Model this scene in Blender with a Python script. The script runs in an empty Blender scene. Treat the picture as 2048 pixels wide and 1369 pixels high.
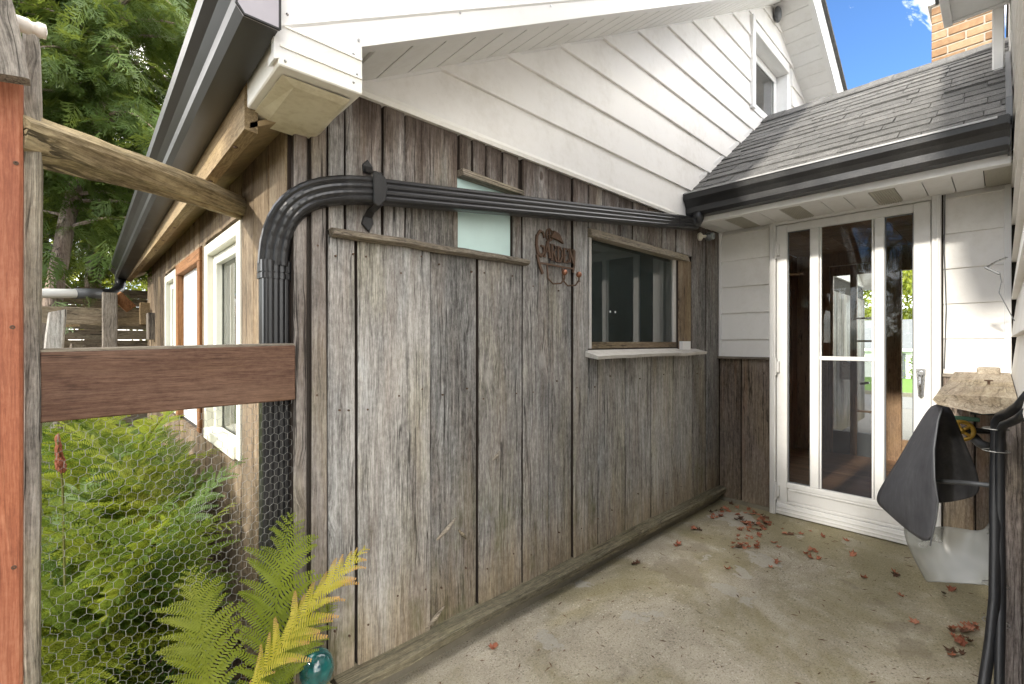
import bpy, bmesh, math, random
import numpy as np
from mathutils import Vector, Matrix, Quaternion

R = random.Random(7)
SC = bpy.context.scene
COL = SC.collection

# ------------------------------------------------------------------ camera, sky, sun, exposure
YAW, FPX, HC = 0.8167, 920.6, 1.2
cam = bpy.data.cameras.new('Camera')
cam.lens = 36 * FPX / 2048
cam.sensor_width = 36
cam.sensor_fit = 'HORIZONTAL'
cam.clip_start, cam.clip_end = 0.02, 500
camo = bpy.data.objects.new('Camera', cam)
camo.location = (0, 0, HC)
camo.rotation_euler = (math.pi / 2, 0, YAW - math.pi / 2)
COL.objects.link(camo)
SC.camera = camo

SUN = Vector((1, -0.03, -0.56)).normalized()          # direction the light travels
ELEV = math.asin(-SUN.z)
world = bpy.data.worlds.new('World')
SC.world = world
world.use_nodes = True
wn = world.node_tree
wn.nodes.clear()
sky = wn.nodes.new('ShaderNodeTexSky')
sky.sky_type = 'NISHITA'
sky.sun_disc = False
sky.sun_elevation = ELEV
sky.sun_rotation = math.radians(-90)
sky.air_density, sky.dust_density, sky.ozone_density = 1.0, 0.0, 8.0
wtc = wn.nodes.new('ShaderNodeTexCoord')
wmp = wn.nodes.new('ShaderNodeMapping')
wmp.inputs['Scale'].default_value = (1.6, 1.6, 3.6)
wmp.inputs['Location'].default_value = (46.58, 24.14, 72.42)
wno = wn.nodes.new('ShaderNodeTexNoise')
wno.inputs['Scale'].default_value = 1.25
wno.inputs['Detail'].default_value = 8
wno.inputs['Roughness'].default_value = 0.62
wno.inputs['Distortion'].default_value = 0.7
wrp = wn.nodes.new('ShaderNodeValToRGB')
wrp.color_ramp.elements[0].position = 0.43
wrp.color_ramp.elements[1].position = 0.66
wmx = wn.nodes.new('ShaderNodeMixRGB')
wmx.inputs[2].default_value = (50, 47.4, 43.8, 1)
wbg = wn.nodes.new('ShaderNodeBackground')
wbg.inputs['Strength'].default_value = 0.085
wou = wn.nodes.new('ShaderNodeOutputWorld')
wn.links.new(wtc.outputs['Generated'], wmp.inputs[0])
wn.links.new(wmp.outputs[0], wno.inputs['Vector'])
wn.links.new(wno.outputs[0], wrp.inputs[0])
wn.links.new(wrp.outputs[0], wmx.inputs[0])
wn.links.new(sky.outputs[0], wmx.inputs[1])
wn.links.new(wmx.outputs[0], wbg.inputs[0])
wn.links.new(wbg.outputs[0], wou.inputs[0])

sl = bpy.data.lights.new('Sun', 'SUN')
sl.energy = 2.0
sl.angle = math.radians(3.0)
sl.color = (1.0, 0.94, 0.84)
slo = bpy.data.objects.new('Sun', sl)
slo.rotation_euler = SUN.to_track_quat('-Z', 'Y').to_euler()
slo.location = (-6, 0, 6)
COL.objects.link(slo)

SC.view_settings.view_transform = 'Standard'
SC.view_settings.look = 'None'
SC.view_settings.gamma = 1
SC.view_settings.exposure = 1.66

# ------------------------------------------------------------------ measuring from the photograph
CA, SA = math.cos(YAW), math.sin(YAW)
def ray(px, py=684.5):
    u = (px - 1024) / FPX
    return (CA + u * SA, SA - u * CA, (684.5 - py) / FPX)
YA, XB, XC = 1.509, 3.575, 0.492
def ax(px, Y=YA):
    d = ray(px); return Y * d[0] / d[1]
def by(px, X=XB):
    d = ray(px); return X * d[1] / d[0]
def onX(px, py, X):
    d = ray(px, py); t = X / d[0]; return (X, d[1] * t, HC + d[2] * t)
def onY(px, py, Y):
    d = ray(px, py); t = Y / d[1]; return (d[0] * t, Y, HC + d[2] * t)
def gp(px, py, Z=0.0):
    d = ray(px, py); t = (Z - HC) / d[2]; return (d[0] * t, d[1] * t, Z)

# ------------------------------------------------------------------ mesh helpers
class MB:
    def __init__(s): s.v, s.f = [], []
    def add(s, vs, fs):
        o = len(s.v); s.v += [tuple(p) for p in vs]; s.f += [tuple(i + o for i in f) for f in fs]; return s
    def box(s, x0, x1, y0, y1, z0, z1):
        return s.add([(x0,y0,z0),(x1,y0,z0),(x1,y1,z0),(x0,y1,z0),(x0,y0,z1),(x1,y0,z1),(x1,y1,z1),(x0,y1,z1)],
                     [(3,2,1,0),(4,5,6,7),(0,1,5,4),(1,2,6,5),(2,3,7,6),(3,0,4,7)])
    def hexa(s, p):      # 8 points, bottom loop then top loop
        return s.add(p, [(3,2,1,0),(4,5,6,7),(0,1,5,4),(1,2,6,5),(2,3,7,6),(3,0,4,7)])
    def loft(s, loops, cap=True, closed=False):
        n = len(loops[0]); o = len(s.v)
        for L in loops: s.v += [tuple(p) for p in L]
        m = len(loops)
        for i in range(m if closed else m - 1):
            a, b = o + i * n, o + ((i + 1) % m) * n
            for j in range(n):
                k = (j + 1) % n
                s.f.append((a + j, a + k, b + k, b + j))
        if cap and not closed:
            s.f.append(tuple(o + j for j in range(n))[::-1]); s.f.append(tuple(o + (m - 1) * n + j for j in range(n)))
        return s
    def tube(s, path, rad, n=8, cap=True, closed=False):
        pts = [Vector(p) for p in path]; loops = []; up = None
        for i, p in enumerate(pts):
            if closed: t = (pts[(i + 1) % len(pts)] - pts[i - 1]).normalized()
            else: t = (pts[min(i + 1, len(pts) - 1)] - pts[max(i - 1, 0)]).normalized()
            if up is None:
                up = Vector((0, 0, 1)) if abs(t.z) < .9 else Vector((1, 0, 0))
            a = t.cross(up).normalized(); up = a.cross(t).normalized()
            r = rad[i] if hasattr(rad, '__len__') else rad
            loops.append([p + a * (r * math.cos(2*math.pi*k/n)) + up * (r * math.sin(2*math.pi*k/n)) for k in range(n)])
        return s.loft(loops, cap, closed)
    def sweep(s, prof, path, upv=(0, 0, 1), scale=None, cap=True):
        # prof: closed 2D loop (side, up)
        pts = [Vector(p) for p in path]; loops = []; up = Vector(upv)
        for i, p in enumerate(pts):
            t = (pts[min(i + 1, len(pts) - 1)] - pts[max(i - 1, 0)]).normalized()
            a = t.cross(up).normalized(); up = a.cross(t).normalized()
            k = scale[i] if scale else 1
            loops.append([p + a * (q[0] * k) + up * (q[1] * k) for q in prof])
        return s.loft(loops, cap)
    def prism(s, poly, fn, n0, n1):      # 2D outline (u, w), extruded along n through fn(u, w, n)
        k = len(poly)
        o = len(s.v)
        s.v += [tuple(fn(u, w, n0)) for u, w in poly] + [tuple(fn(u, w, n1)) for u, w in poly]
        s.f.append(tuple(range(o, o + k))[::-1]); s.f.append(tuple(range(o + k, o + 2 * k)))
        for j in range(k):
            q = (j + 1) % k
            s.f.append((o + j, o + q, o + k + q, o + k + j))
        return s
    def lathe(s, prof, c, axis='Z', n=16):
        loops = []
        for r, h in prof:
            L = []
            for k in range(n):
                a = 2 * math.pi * k / n; x, y = r * math.cos(a), r * math.sin(a)
                q = {'Z': (x, y, h), 'X': (h, x, y), 'Y': (y, h, x)}[axis]
                L.append((c[0] + q[0], c[1] + q[1], c[2] + q[2]))
            loops.append(L)
        return s.loft(loops)
    def ball(s, c, r, nu=12, nv=8, sq=(1, 1, 1)):
        prof = [(r * max(math.sin(math.pi * i / nv), .02), -r * math.cos(math.pi * i / nv)) for i in range(nv + 1)]
        o = len(s.v); s.lathe(prof, (0, 0, 0), 'Z', nu)
        for i in range(o, len(s.v)):
            v = s.v[i]; s.v[i] = (c[0] + v[0] * sq[0], c[1] + v[1] * sq[1], c[2] + v[2] * sq[2])
        return s

WL = {}
def wl(o): return WL.get(o.name, Vector((0, 0, 0))) if o else Vector((0, 0, 0))
def obj(name, m, mat, parent=None, smooth=False, bev=0, seg=1, origin=None, fix=True):
    V = np.array(m.v, dtype=float)
    c = Vector(origin) if origin else Vector(((V.min(0) + V.max(0)) / 2).tolist())
    me = bpy.data.meshes.new(name)
    me.from_pydata((V - np.array(c)).tolist(), [], m.f)
    if fix:
        b = bmesh.new(); b.from_mesh(me); bmesh.ops.recalc_face_normals(b, faces=b.faces); b.to_mesh(me); b.free()
    if smooth:
        me.polygons.foreach_set('use_smooth', [True] * len(me.polygons))
    me.materials.append(mat)
    o = bpy.data.objects.new(name, me)
    COL.objects.link(o)
    o.location = c - wl(parent)
    WL[o.name] = c
    if parent: o.parent = parent
    if bev:
        b = o.modifiers.new('Bevel', 'BEVEL'); b.width = bev; b.segments = seg; b.limit_method = 'ANGLE'; b.angle_limit = math.radians(35)
    if smooth and not bev:
        pass
    return o
def raw(name, V, Fq, mat, parent=None, origin=(0, 0, 0), smooth=False):   # big numpy meshes, quads or tris
    me = bpy.data.meshes.new(name)
    k = Fq.shape[1]
    me.vertices.add(len(V)); me.vertices.foreach_set('co', (V - np.array(origin)).astype(np.float32).ravel())
    me.loops.add(Fq.size); me.loops.foreach_set('vertex_index', Fq.astype(np.int32).ravel())
    me.polygons.add(len(Fq)); me.polygons.foreach_set('loop_start', np.arange(0, Fq.size, k, dtype=np.int32))
    me.polygons.foreach_set('loop_total', np.full(len(Fq), k, dtype=np.int32))
    me.update(calc_edges=True); me.validate()
    if smooth: me.polygons.foreach_set('use_smooth', [True] * len(me.polygons))
    me.materials.append(mat)
    o = bpy.data.objects.new(name, me); COL.objects.link(o)
    o.location = Vector(origin) - wl(parent); WL[o.name] = Vector(origin)
    if parent: o.parent = parent
    return o
def tag(o, label, cat=None, group=None, kind=None):
    if label: o['label'] = label
    if cat: o['category'] = cat
    if group: o['group'] = group
    if kind: o['kind'] = kind
    return o
def thing(name, label, cat, loc, group=None):
    o = bpy.data.objects.new(name, None); COL.objects.link(o); o.location = loc; o.empty_display_size = .1
    WL[o.name] = Vector(loc)
    return tag(o, label, cat, group)
def box(name, x0, x1, y0, y1, z0, z1, mat, parent=None, bev=0.003):
    return obj(name, MB().box(x0, x1, y0, y1, z0, z1), mat, parent, bev=bev)

frA = lambda u, w, n: (u, YA - n, w)            # shed front wall, faces -Y
frB = lambda u, w, n: (XB - n, u, w)            # entry wall, faces -X
frC = lambda u, w, n: (XC - n, u, w)            # shed side wall, faces -X
def plank_mb(fr, u0, u1, w0, w1, n0=0.0, th=.022, seg=4, jit=.0016, tilt=.0025, ch=.005, gap=.0075, raggy=0.0):
    m = MB(); loops = []
    tl, tr = R.uniform(-tilt, tilt), R.uniform(-tilt, tilt)
    pL = pR = 0
    e0 = R.uniform(-raggy, raggy); e1 = R.uniform(-raggy, raggy)
    for i in range(seg + 1):
        w = w0 + (w1 - w0) * i / seg
        pL = R.uniform(-jit, jit); pR = R.uniform(-jit, jit)
        a, b = u0 + gap / 2 + pL, u1 - gap / 2 + pR
        bow = R.uniform(-.001, .001)
        nl, nr = n0 + th + tl + bow, n0 + th + tr + bow
        da = e0 if i == 0 else (e1 if i == seg else 0)
        loops.append([fr(a, w + da, n0), fr(a, w + da, nl - ch), fr(a + ch, w + da, nl), fr(b - ch, w - da, nr), fr(b, w - da, nr - ch), fr(b, w - da, n0)])
    return m.loft(loops)
def plank(parent, mat, fr, u0, u1, w0, w1, name='plank', **k):
    o = obj(name, plank_mb(fr, u0, u1, w0, w1, **k), mat, parent)
    o.data.materials.append(M['plankedge'])          # edges and backs coloured dark brown so the seams read as shaded gaps
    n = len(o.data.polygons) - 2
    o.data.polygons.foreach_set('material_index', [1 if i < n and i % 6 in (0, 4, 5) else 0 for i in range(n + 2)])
    return o

# ------------------------------------------------------------------ materials
def newmat(name):
    m = bpy.data.materials.new(name); m.use_nodes = True; m.node_tree.nodes.clear(); return m, m.node_tree
class G:
    def __init__(s, nt): s.nt = nt
    def n(s, t, _out=0, _set=None, **k):
        nd = s.nt.nodes.new('ShaderNode' + t)
        for a, b in (_set or {}).items(): setattr(nd, a, b)
        for a, b in k.items():
            key = a
            if a.startswith('i') and a[1:].isdigit(): key = int(a[1:])
            else: key = a.replace('_', ' ')
            s.put(nd.inputs[key], b)
        return nd.outputs[_out]
    def put(s, sock, val):
        if isinstance(val, bpy.types.NodeSocket): s.nt.links.new(val, sock)
        else:
            if hasattr(sock, 'default_value') and sock.type == 'RGBA' and len(val) == 3: val = (*val, 1)
            sock.default_value = val
    def math(s, op, a, b=0.0, c=0.0, clamp=False): return s.n('Math', _set={'operation': op, 'use_clamp': clamp}, i0=a, i1=b, i2=c)
    def mul(s, a, b): return s.math('MULTIPLY', a, b)
    def addm(s, a, b): return s.math('ADD', a, b)
    def sub(s, a, b): return s.math('SUBTRACT', a, b)
    def mix(s, f, a, b, mode='MIX'): return s.n('MixRGB', _set={'blend_type': mode}, i0=f, i1=a, i2=b)
    def ramp(s, f, stops):
        nd = s.nt.nodes.new('ShaderNodeValToRGB'); r = nd.color_ramp
        while len(r.elements) < len(stops): r.elements.new(.5)
        for e, (p, c) in zip(r.elements, stops):
            e.position = p; e.color = (c, c, c, 1) if isinstance(c, (int, float)) else (*c, 1)
        s.put(nd.inputs[0], f); return nd.outputs[0]
    def sm(s, v, a, b): return s.n('MapRange', _set={'interpolation_type': 'SMOOTHSTEP'}, i0=v, i1=a, i2=b, i3=0.0, i4=1.0)
    def noise(s, v, sc, det=4, ro=.55, dist=0.0): return s.n('TexNoise', Vector=v, Scale=sc, Detail=det, Roughness=ro, Distortion=dist)
    def xyz(s, v): 
        nd = s.nt.nodes.new('ShaderNodeSeparateXYZ'); s.put(nd.inputs[0], v); return nd.outputs
    def comb(s, x, y, z): return s.n('CombineXYZ', X=x, Y=y, Z=z)
    def vmul(s, v, t): return s.n('VectorMath', _set={'operation': 'MULTIPLY'}, i0=v, i1=t)
    def vadd(s, v, t): return s.n('VectorMath', _set={'operation': 'ADD'}, i0=v, i1=t)
    def out(s, sh):
        o = s.nt.nodes.new('ShaderNodeOutputMaterial'); s.nt.links.new(sh, o.inputs[0])
    def bump(s, h, st=.5, dist=.002): return s.n('Bump', Height=h, Strength=st, Distance=dist)
    def bsdf(s, **k): return s.n('BsdfPrincipled', **k)
    def objc(s): return s.n('TexCoord', _out=3)
    def pos(s): return s.n('NewGeometry', _out=0)
    def rnd(s): return s.n('ObjectInfo', _out='Random') if False else s.nt.nodes.new('ShaderNodeObjectInfo').outputs['Random']

def wood(name, axis='Z', dark=(.055, .047, .040), mid=(.185, .165, .145), light=(.36, .33, .295), warm=(.20, .125, .08), warmth=.35,
         top=None, moss=0.0, rough=.85, bump=.7, knots=1.0, var=.35, cracks=1.0, gscale=1.0):
    m, nt = newmat(name); g = G(nt)
    rn = g.rnd()
    off = g.comb(g.mul(rn, 37.1), g.mul(rn, 71.7), g.mul(rn, 53.3))
    v = g.vadd(g.objc(), off)
    x, y, z = g.xyz(v)[0:3]
    a, b, c = {'Z': (x, y, z), 'X': (y, z, x), 'Y': (x, z, y)}[axis]
    # knots bend the grain round them
    kv = g.comb(g.mul(a, 5.2), g.mul(b, 5.2), g.mul(c, 2.9))
    kd0 = g.n('TexVoronoi', Vector=kv, Scale=1.0, Randomness=1.0)
    kc = g.xyz(g.n('TexVoronoi', _out=1, Vector=kv, Scale=1.0, Randomness=1.0))[0]
    kd = g.addm(kd0, g.mul(g.sm(kc, .40, .42), .6))
    kring = g.math('SUBTRACT', 1.0, g.sm(kd, .03, .36))
    lowv = g.comb(g.mul(a, 1.0), g.mul(b, 1.0), g.mul(c, .35))
    low = g.noise(lowv, 9.0, 2)
    warp = g.addm(g.mul(g.sub(low, .5), .030), g.mul(kring, .022 * knots))
    aw = g.addm(a, warp)
    g1 = g.noise(g.comb(aw, b, g.mul(c, .055)), 340 * gscale, 6, .72)
    g2 = g.noise(g.comb(aw, b, g.mul(c, .030)), 95 * gscale, 5, .65)
    spk = g.noise(g.comb(a, b, g.mul(c, .6)), 75 * gscale, 5, .75)
    br = g.noise(g.comb(a, b, g.mul(c, .30)), 7.0, 6, .68)
    val = g.addm(g.addm(g.mul(g.sub(g1, .5), .90), g.mul(g.sub(g2, .5), .60)), g.addm(g.mul(g.sub(br, .5), .60), g.addm(g.mul(g.sub(spk, .5), .45), .57)))
    val = g.addm(val, g.mul(g.sub(rn, .5), var * .55))
    col = g.ramp(val, [(.30, dark), (.55, mid), (.82, light)])
    wm = g.noise(g.comb(g.mul(a, 1.0), g.mul(b, 1.0), g.mul(c, .10)), 14, 3)
    wmask = g.mul(g.sm(wm, .48, .70), warmth)
    col = g.mix(wmask, col, g.mix(.6, warm, col, 'MULTIPLY') if False else g.mix(.45, warm, col))
    # drying cracks: thin dark lines along the grain
    cn = g.noise(g.comb(aw, b, g.mul(c, .022)), 40 * gscale, 3, .5)
    cl = g.math('SUBTRACT', 1.0, g.sm(g.math('ABSOLUTE', g.sub(cn, .5)), .006, .016))
    cm = g.mul(cl, g.sm(g.noise(g.comb(a, b, g.mul(c, .25)), 6.0, 3), .42, .56))
    cm = g.mul(cm, cracks)
    col = g.mix(g.mul(cm, .8), col, tuple(q * .35 for q in dark))
    kn = g.math('SUBTRACT', 1.0, g.sm(kd, .045, .085))
    kr = g.mul(g.sm(kd, .05, .09), g.math('SUBTRACT', 1.0, g.sm(kd, .09, .17)))
    col = g.mix(g.mul(kn, .75 * knots), col, (.055, .034, .022))
    col = g.mix(g.mul(kr, .28 * knots), col, tuple(min(1, q * 1.15) for q in light))
    tn = g.noise(g.comb(a, b, g.mul(c, .35)), 4.0, 5, .6)
    col = g.mix(g.mul(g.sm(tn, .50, .66), .35), col, g.mix(1.0, col, (.86, .98, 1.10), 'MULTIPLY'))
    col = g.mix(g.mul(g.sm(tn, .50, .36), .40), col, g.mix(1.0, col, (1.0, .97, .72), 'MULTIPLY'))
    P = g.pos(); pz = g.xyz(P)[2]
    pn = g.noise(g.vmul(P, (13, 13, 1.6)), 1.0, 5, .7)
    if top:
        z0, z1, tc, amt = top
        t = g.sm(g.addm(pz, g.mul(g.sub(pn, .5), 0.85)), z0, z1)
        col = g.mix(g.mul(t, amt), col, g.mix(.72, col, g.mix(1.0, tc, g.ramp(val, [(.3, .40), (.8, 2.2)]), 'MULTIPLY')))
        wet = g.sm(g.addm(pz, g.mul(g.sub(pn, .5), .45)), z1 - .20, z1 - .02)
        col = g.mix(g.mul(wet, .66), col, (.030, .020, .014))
    if moss:
        t = g.math('SUBTRACT', 1.0, g.sm(g.addm(pz, g.mul(g.sub(pn, .5), .5)), .02, .46))
        tan = g.ramp(val, [(.3, (.10, .075, .045)), (.56, (.27, .205, .125)), (.82, (.42, .33, .20))])
        col = g.mix(g.mul(t, .75 * moss), col, tan)
        gm = g.mul(g.sm(g.noise(g.vmul(P, (5, 5, 2.2)), 1.3, 5, .7), .50, .68), g.math('SUBTRACT', 1.0, g.sm(pz, .1, .95)))
        col = g.mix(g.mul(gm, .55 * moss), col, (.115, .115, .045))
    h = g.sub(g.addm(g.mul(g1, .55), g.mul(g2, .65)), g.mul(cm, 1.2))
    h = g.addm(h, g.mul(kn, .5 * knots))
    nrm = g.bump(h, bump, .0042)
    g.out(g.bsdf(Base_Color=col, Roughness=g.addm(rough - .08, g.mul(g1, .15)), Normal=nrm, Specular_IOR_Level=.25))
    return m

def paint(name, col, rough=.45, dirt=.25, dirtcol=(.36, .32, .24), scale=3.0, bump=.15, streak=True, spec=.4, low=None):
    m, nt = newmat(name); g = G(nt)
    P = g.pos()
    n1 = g.noise(g.vmul(P, (1, 1, .45) if streak else (1, 1, 1)), scale, 6, .65)
    n2 = g.noise(g.vadd(g.objc(), g.comb(g.mul(g.rnd(), 31), 0.0, 0.0)), scale * 9, 5, .7)
    d = g.mul(g.sm(g.addm(g.mul(n1, .65), g.mul(n2, .35)), .44, .72), dirt)
    c = g.mix(d, col, dirtcol)
    sp = g.sm(g.noise(P, 260, 2, .5), .70, .76)
    c = g.mix(g.mul(sp, dirt * .9), c, tuple(q * .4 for q in dirtcol))
    c = g.mix(g.mul(g.rnd(), .07), c, dirtcol)
    nrm = g.bump(g.addm(g.noise(P, 3.5, 2), g.mul(n2, .04)), bump, .01)
    g.out(g.bsdf(Base_Color=c, Roughness=g.addm(rough, g.mul(n2, .15)), Normal=nrm, Specular_IOR_Level=spec))
    return m
def plain(name, col, rough=.5, metal=0.0, noise_amt=.25, scale=20, bump=.1, spec=.5, axis=None):
    m, nt = newmat(name); g = G(nt)
    v = g.vadd(g.objc(), g.comb(g.mul(g.rnd(), 17), g.mul(g.rnd(), 43), 0.0))
    n1 = g.noise(v, scale, 6, .65)
    lo = tuple(q * (1 - noise_amt) for q in col); hi = tuple(min(1, q * (1 + noise_amt)) for q in col)
    c = g.mix(n1, lo, hi)
    g.out(g.bsdf(Base_Color=c, Roughness=g.addm(rough - .08, g.mul(n1, .16)), Metallic=metal, Specular_IOR_Level=spec, Normal=g.bump(n1, bump, .004)))
    return m
def black_metal(name, col=(.012, .012, .013), rough=.30, dusty=.26):
    m, nt = newmat(name); g = G(nt)
    P = g.pos()
    d = g.noise(g.vmul(P, (3, 3, 3)), 1.5, 6, .7); f = g.noise(P, 150, 3, .6)
    dust = g.mul(g.sm(g.addm(g.mul(d, .7), g.mul(f, .3)), .45, .75), dusty)
    c = g.mix(dust, col, (.10, .098, .09))
    sp = g.sm(f, .70, .78)
    c = g.mix(g.mul(sp, .35), c, (.22, .21, .19))
    g.out(g.bsdf(Base_Color=c, Roughness=g.addm(rough, g.mul(dust, .55)), Specular_IOR_Level=.5, Normal=g.bump(g.noise(P, 6, 2), .10, .006)))
    return m
def glass(name, tint=(.9, .94, .93), refl=1.0, haze=0.0, hazecol=(.5, .5, .5)):
    m, nt = newmat(name); g = G(nt)
    P = g.pos()
    fr = g.n('Fresnel', IOR=1.5)
    tr = g.n('BsdfTransparent', Color=tint)
    gl = g.n('BsdfGlossy', Color=(1, 1, 1), Roughness=.015, Normal=g.bump(g.noise(P, 5, 1), .02, .01))
    s = g.n('MixShader', i0=g.math('MULTIPLY', fr, refl, clamp=True), i1=tr, i2=gl)
    if haze:
        df = g.n('BsdfDiffuse', Color=hazecol)
        hz = g.mul(g.addm(g.noise(P, 3, 4, .6), .2), haze)
        s = g.n('MixShader', i0=hz, i1=s, i2=df)
    g.out(s); return m
def leafmat(name, c0, c1, c2, trans=.35, rough=.5, attr=None, tipcol=None, scale=3):
    m, nt = newmat(name); g = G(nt)
    n1 = g.noise(g.vadd(g.pos(), g.comb(g.mul(g.rnd(), 20), 0.0, 0.0)), scale, 4, .65)
    c = g.ramp(g.addm(g.mul(n1, .8), g.mul(g.rnd(), .2)), [(.3, c0), (.52, c1), (.75, c2)])
    if attr:
        at = g.n('Attribute', _out=2, _set={'attribute_name': attr})
        c = g.mix(g.sm(g.addm(at, g.mul(g.sub(n1, .5), .5)), .45, .95), c, tipcol)
    p = g.bsdf(Base_Color=c, Roughness=rough, Specular_IOR_Level=.3)
    t = g.n('BsdfTranslucent', Color=g.mix(.5, c, (.30, .34, .04)))
    g.out(g.n('MixShader', i0=trans, i1=p, i2=t)); return m

M = {}
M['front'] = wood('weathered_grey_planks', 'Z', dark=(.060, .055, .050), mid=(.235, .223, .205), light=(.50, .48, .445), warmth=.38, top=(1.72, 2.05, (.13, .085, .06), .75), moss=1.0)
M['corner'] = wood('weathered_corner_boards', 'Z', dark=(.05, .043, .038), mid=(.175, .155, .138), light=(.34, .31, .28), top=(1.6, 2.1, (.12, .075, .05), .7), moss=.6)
M['side'] = wood('brown_weathered_planks', 'Z', dark=(.05, .036, .025), mid=(.17, .125, .08), light=(.31, .245, .165), warmth=.5)
M['entrywood'] = wood('brown_grey_planks', 'Z', dark=(.05, .04, .034), mid=(.165, .13, .105), light=(.31, .255, .21), warm=(.22, .12, .065), warmth=.7, moss=.5)
M['boardX'] = wood('weathered_ledge', 'X', dark=(.06, .05, .04), mid=(.21, .18, .14), light=(.40, .35, .27), warmth=.3)
M['boardY'] = wood('weathered_ledge_y', 'Y', dark=(.06, .05, .04), mid=(.19, .165, .135), light=(.36, .31, .25), warmth=.3)
M['ledge'] = wood('mossy_sill_timber', 'X', dark=(.035, .036, .026), mid=(.115, .112, .080), light=(.27, .255, .175), warmth=.15, moss=.35)
M['fence'] = wood('brown_stained_board', 'X', dark=(.040, .021, .013), mid=(.088, .045, .028), light=(.165, .095, .062), warmth=.4, knots=.5, cracks=.7, bump=.5, rough=.7)
M['fencetop'] = wood('grey_board_edge', 'X', dark=(.05, .04, .03), mid=(.17, .145, .11), light=(.32, .28, .21))
M['red'] = wood('red_stained_board', 'Z', dark=(.20, .065, .035), mid=(.33, .115, .060), light=(.46, .20, .115), warm=(.20, .065, .038), warmth=.7, knots=.35, cracks=.25, bump=.25, rough=.65, var=.1)
M['post'] = wood('silver_grey_post', 'Z', dark=(.09, .08, .068), mid=(.30, .272, .235), light=(.52, .48, .42), warmth=.15, bump=1.0)
M['postr'] = wood('pinkish_grey_post', 'Z', dark=(.07, .058, .052), mid=(.25, .215, .195), light=(.44, .39, .355), warmth=.2, bump=1.0)
M['log'] = wood('peeled_log', 'X', dark=(.05, .04, .022), mid=(.20, .155, .085), light=(.42, .335, .19), warmth=.4, bump=1.0)
M['rawwood'] = wood('raw_fascia_lumber', 'Y', dark=(.10, .066, .032), mid=(.25, .18, .097), light=(.37, .28, .16), warmth=.3, bump=.3, knots=.3, cracks=.3)
M['osb'] = plain('osb_board', (.27, .20, .11), .85, 0, .6, 26, .5, .2)
M['orange'] = wood('orange_brown_trim', 'Z', dark=(.10, .045, .018), mid=(.21, .098, .042), light=(.30, .155, .07), warmth=.3, bump=.3, knots=.4)
M['orangeY'] = wood('orange_brown_trim_y', 'Y', dark=(.10, .045, .018), mid=(.21, .098, .042), light=(.30, .155, .07), warmth=.3, bump=.3, knots=.4)
M['shelf'] = wood('bleached_thick_plank', 'X', dark=(.11, .085, .06), mid=(.30, .245, .18), light=(.50, .43, .33), warmth=.3, bump=1.0, gscale=.6, cracks=.35, knots=.3)
M['floor'] = wood('brown_floor_boards', 'Y', dark=(.08, .04, .023), mid=(.235, .12, .07), light=(.37, .21, .13), warmth=.3, knots=.3, bump=.15, rough=.4)
M['panel'] = wood('brown_wall_panelling', 'Z', dark=(.11, .058, .034), mid=(.28, .16, .095), light=(.40, .25, .155), warmth=.4, bump=.2, rough=.55)
M['ceil'] = wood('brown_ceiling_boards', 'Y', dark=(.13, .08, .047), mid=(.32, .205, .12), light=(.45, .32, .21), warmth=.4, bump=.2)
M['greywood'] = wood('grey_garden_timber', 'Z', dark=(.05, .04, .032), mid=(.17, .145, .115), light=(.33, .29, .235), warmth=.35)
M['greywoodX'] = wood('grey_garden_timber_x', 'X', dark=(.05, .038, .026), mid=(.18, .14, .09), light=(.34, .28, .19), warmth=.45)
M['siding'] = paint('white_aluminium_siding', (.80, .785, .755), .42, .30, dirtcol=(.42, .38, .30))
M['trim'] = paint('white_trim_metal', (.75, .745, .73), .36, .12, bump=.08)
M['soffit'] = paint('white_soffit', (.76, .755, .735), .5, .22)
M['return'] = paint('stained_white_metal', (.80, .785, .73), .4, .16, dirtcol=(.36, .30, .17), scale=5)
M['returnu'] = paint('yellowed_underside_metal', (.70, .65, .50), .5, .55, dirtcol=(.34, .27, .13), scale=5)
M['door'] = paint('white_door_metal', (.72, .715, .70), .33, .22, bump=.05)
M['vinyl'] = paint('cream_window_vinyl', (.66, .65, .57), .35, .3, dirtcol=(.4, .4, .22))
M['sillpaint'] = paint('peeling_grey_white_paint', (.55, .53, .49), .6, .65, dirtcol=(.24, .21, .17), scale=14, bump=.4)
M['vent'] = plain('perforated_soffit_vent', (.42, .40, .33), .6, 0, .35, 90, .4)
M['black'] = black_metal('black_aluminium')
M['blackgut'] = black_metal('black_gutter_dusty', (.013, .013, .012), .36, .16)
M['capend'] = plain('gutter_cap_reflection_grey', (.36, .34, .37), .35, 0, .12, 12)  # lighter than the black gutter: the cap's reflection put into its colour
M['pane'] = glass('window_glass', refl=1.5)
M['doorglass'] = glass('door_glass', (.95, .97, .96), .32)
M['dullglass'] = glass('dusty_window_glass', (.50, .57, .55), 1.3, .34, (.085, .105, .10))
M['screen'] = glass('insect_screen', (.62, .63, .64), .3, .16, (.10, .10, .11))
M['teal'] = plain('frosted_pale_teal_glass', (.58, .76, .72), .22, 0, .12, 5, .05)
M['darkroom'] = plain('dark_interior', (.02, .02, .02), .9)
M['plankedge'] = plain('brown_edge_seam_shade', (.030, .020, .014), .95, 0, .5)
M['void'] = plain('dark_backing_boards', (.030, .024, .018), .95, 0, .4)
M['shingle'] = None
M['chrome'] = plain('worn_chrome', (.55, .55, .56), .28, 1.0, .15, 60)
M['rimgrey'] = plain('lit_rim_grey', (.33, .33, .33), .45, 0, .3, 30)
M['grey'] = plain('grey_plastic', (.10, .105, .11), .45)
M['lens'] = plain('grey_lamp_lens', (.20, .22, .22), .12, 0, .2, 30)
M['cream'] = plain('cream_plastic', (.62, .58, .48), .5)
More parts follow.
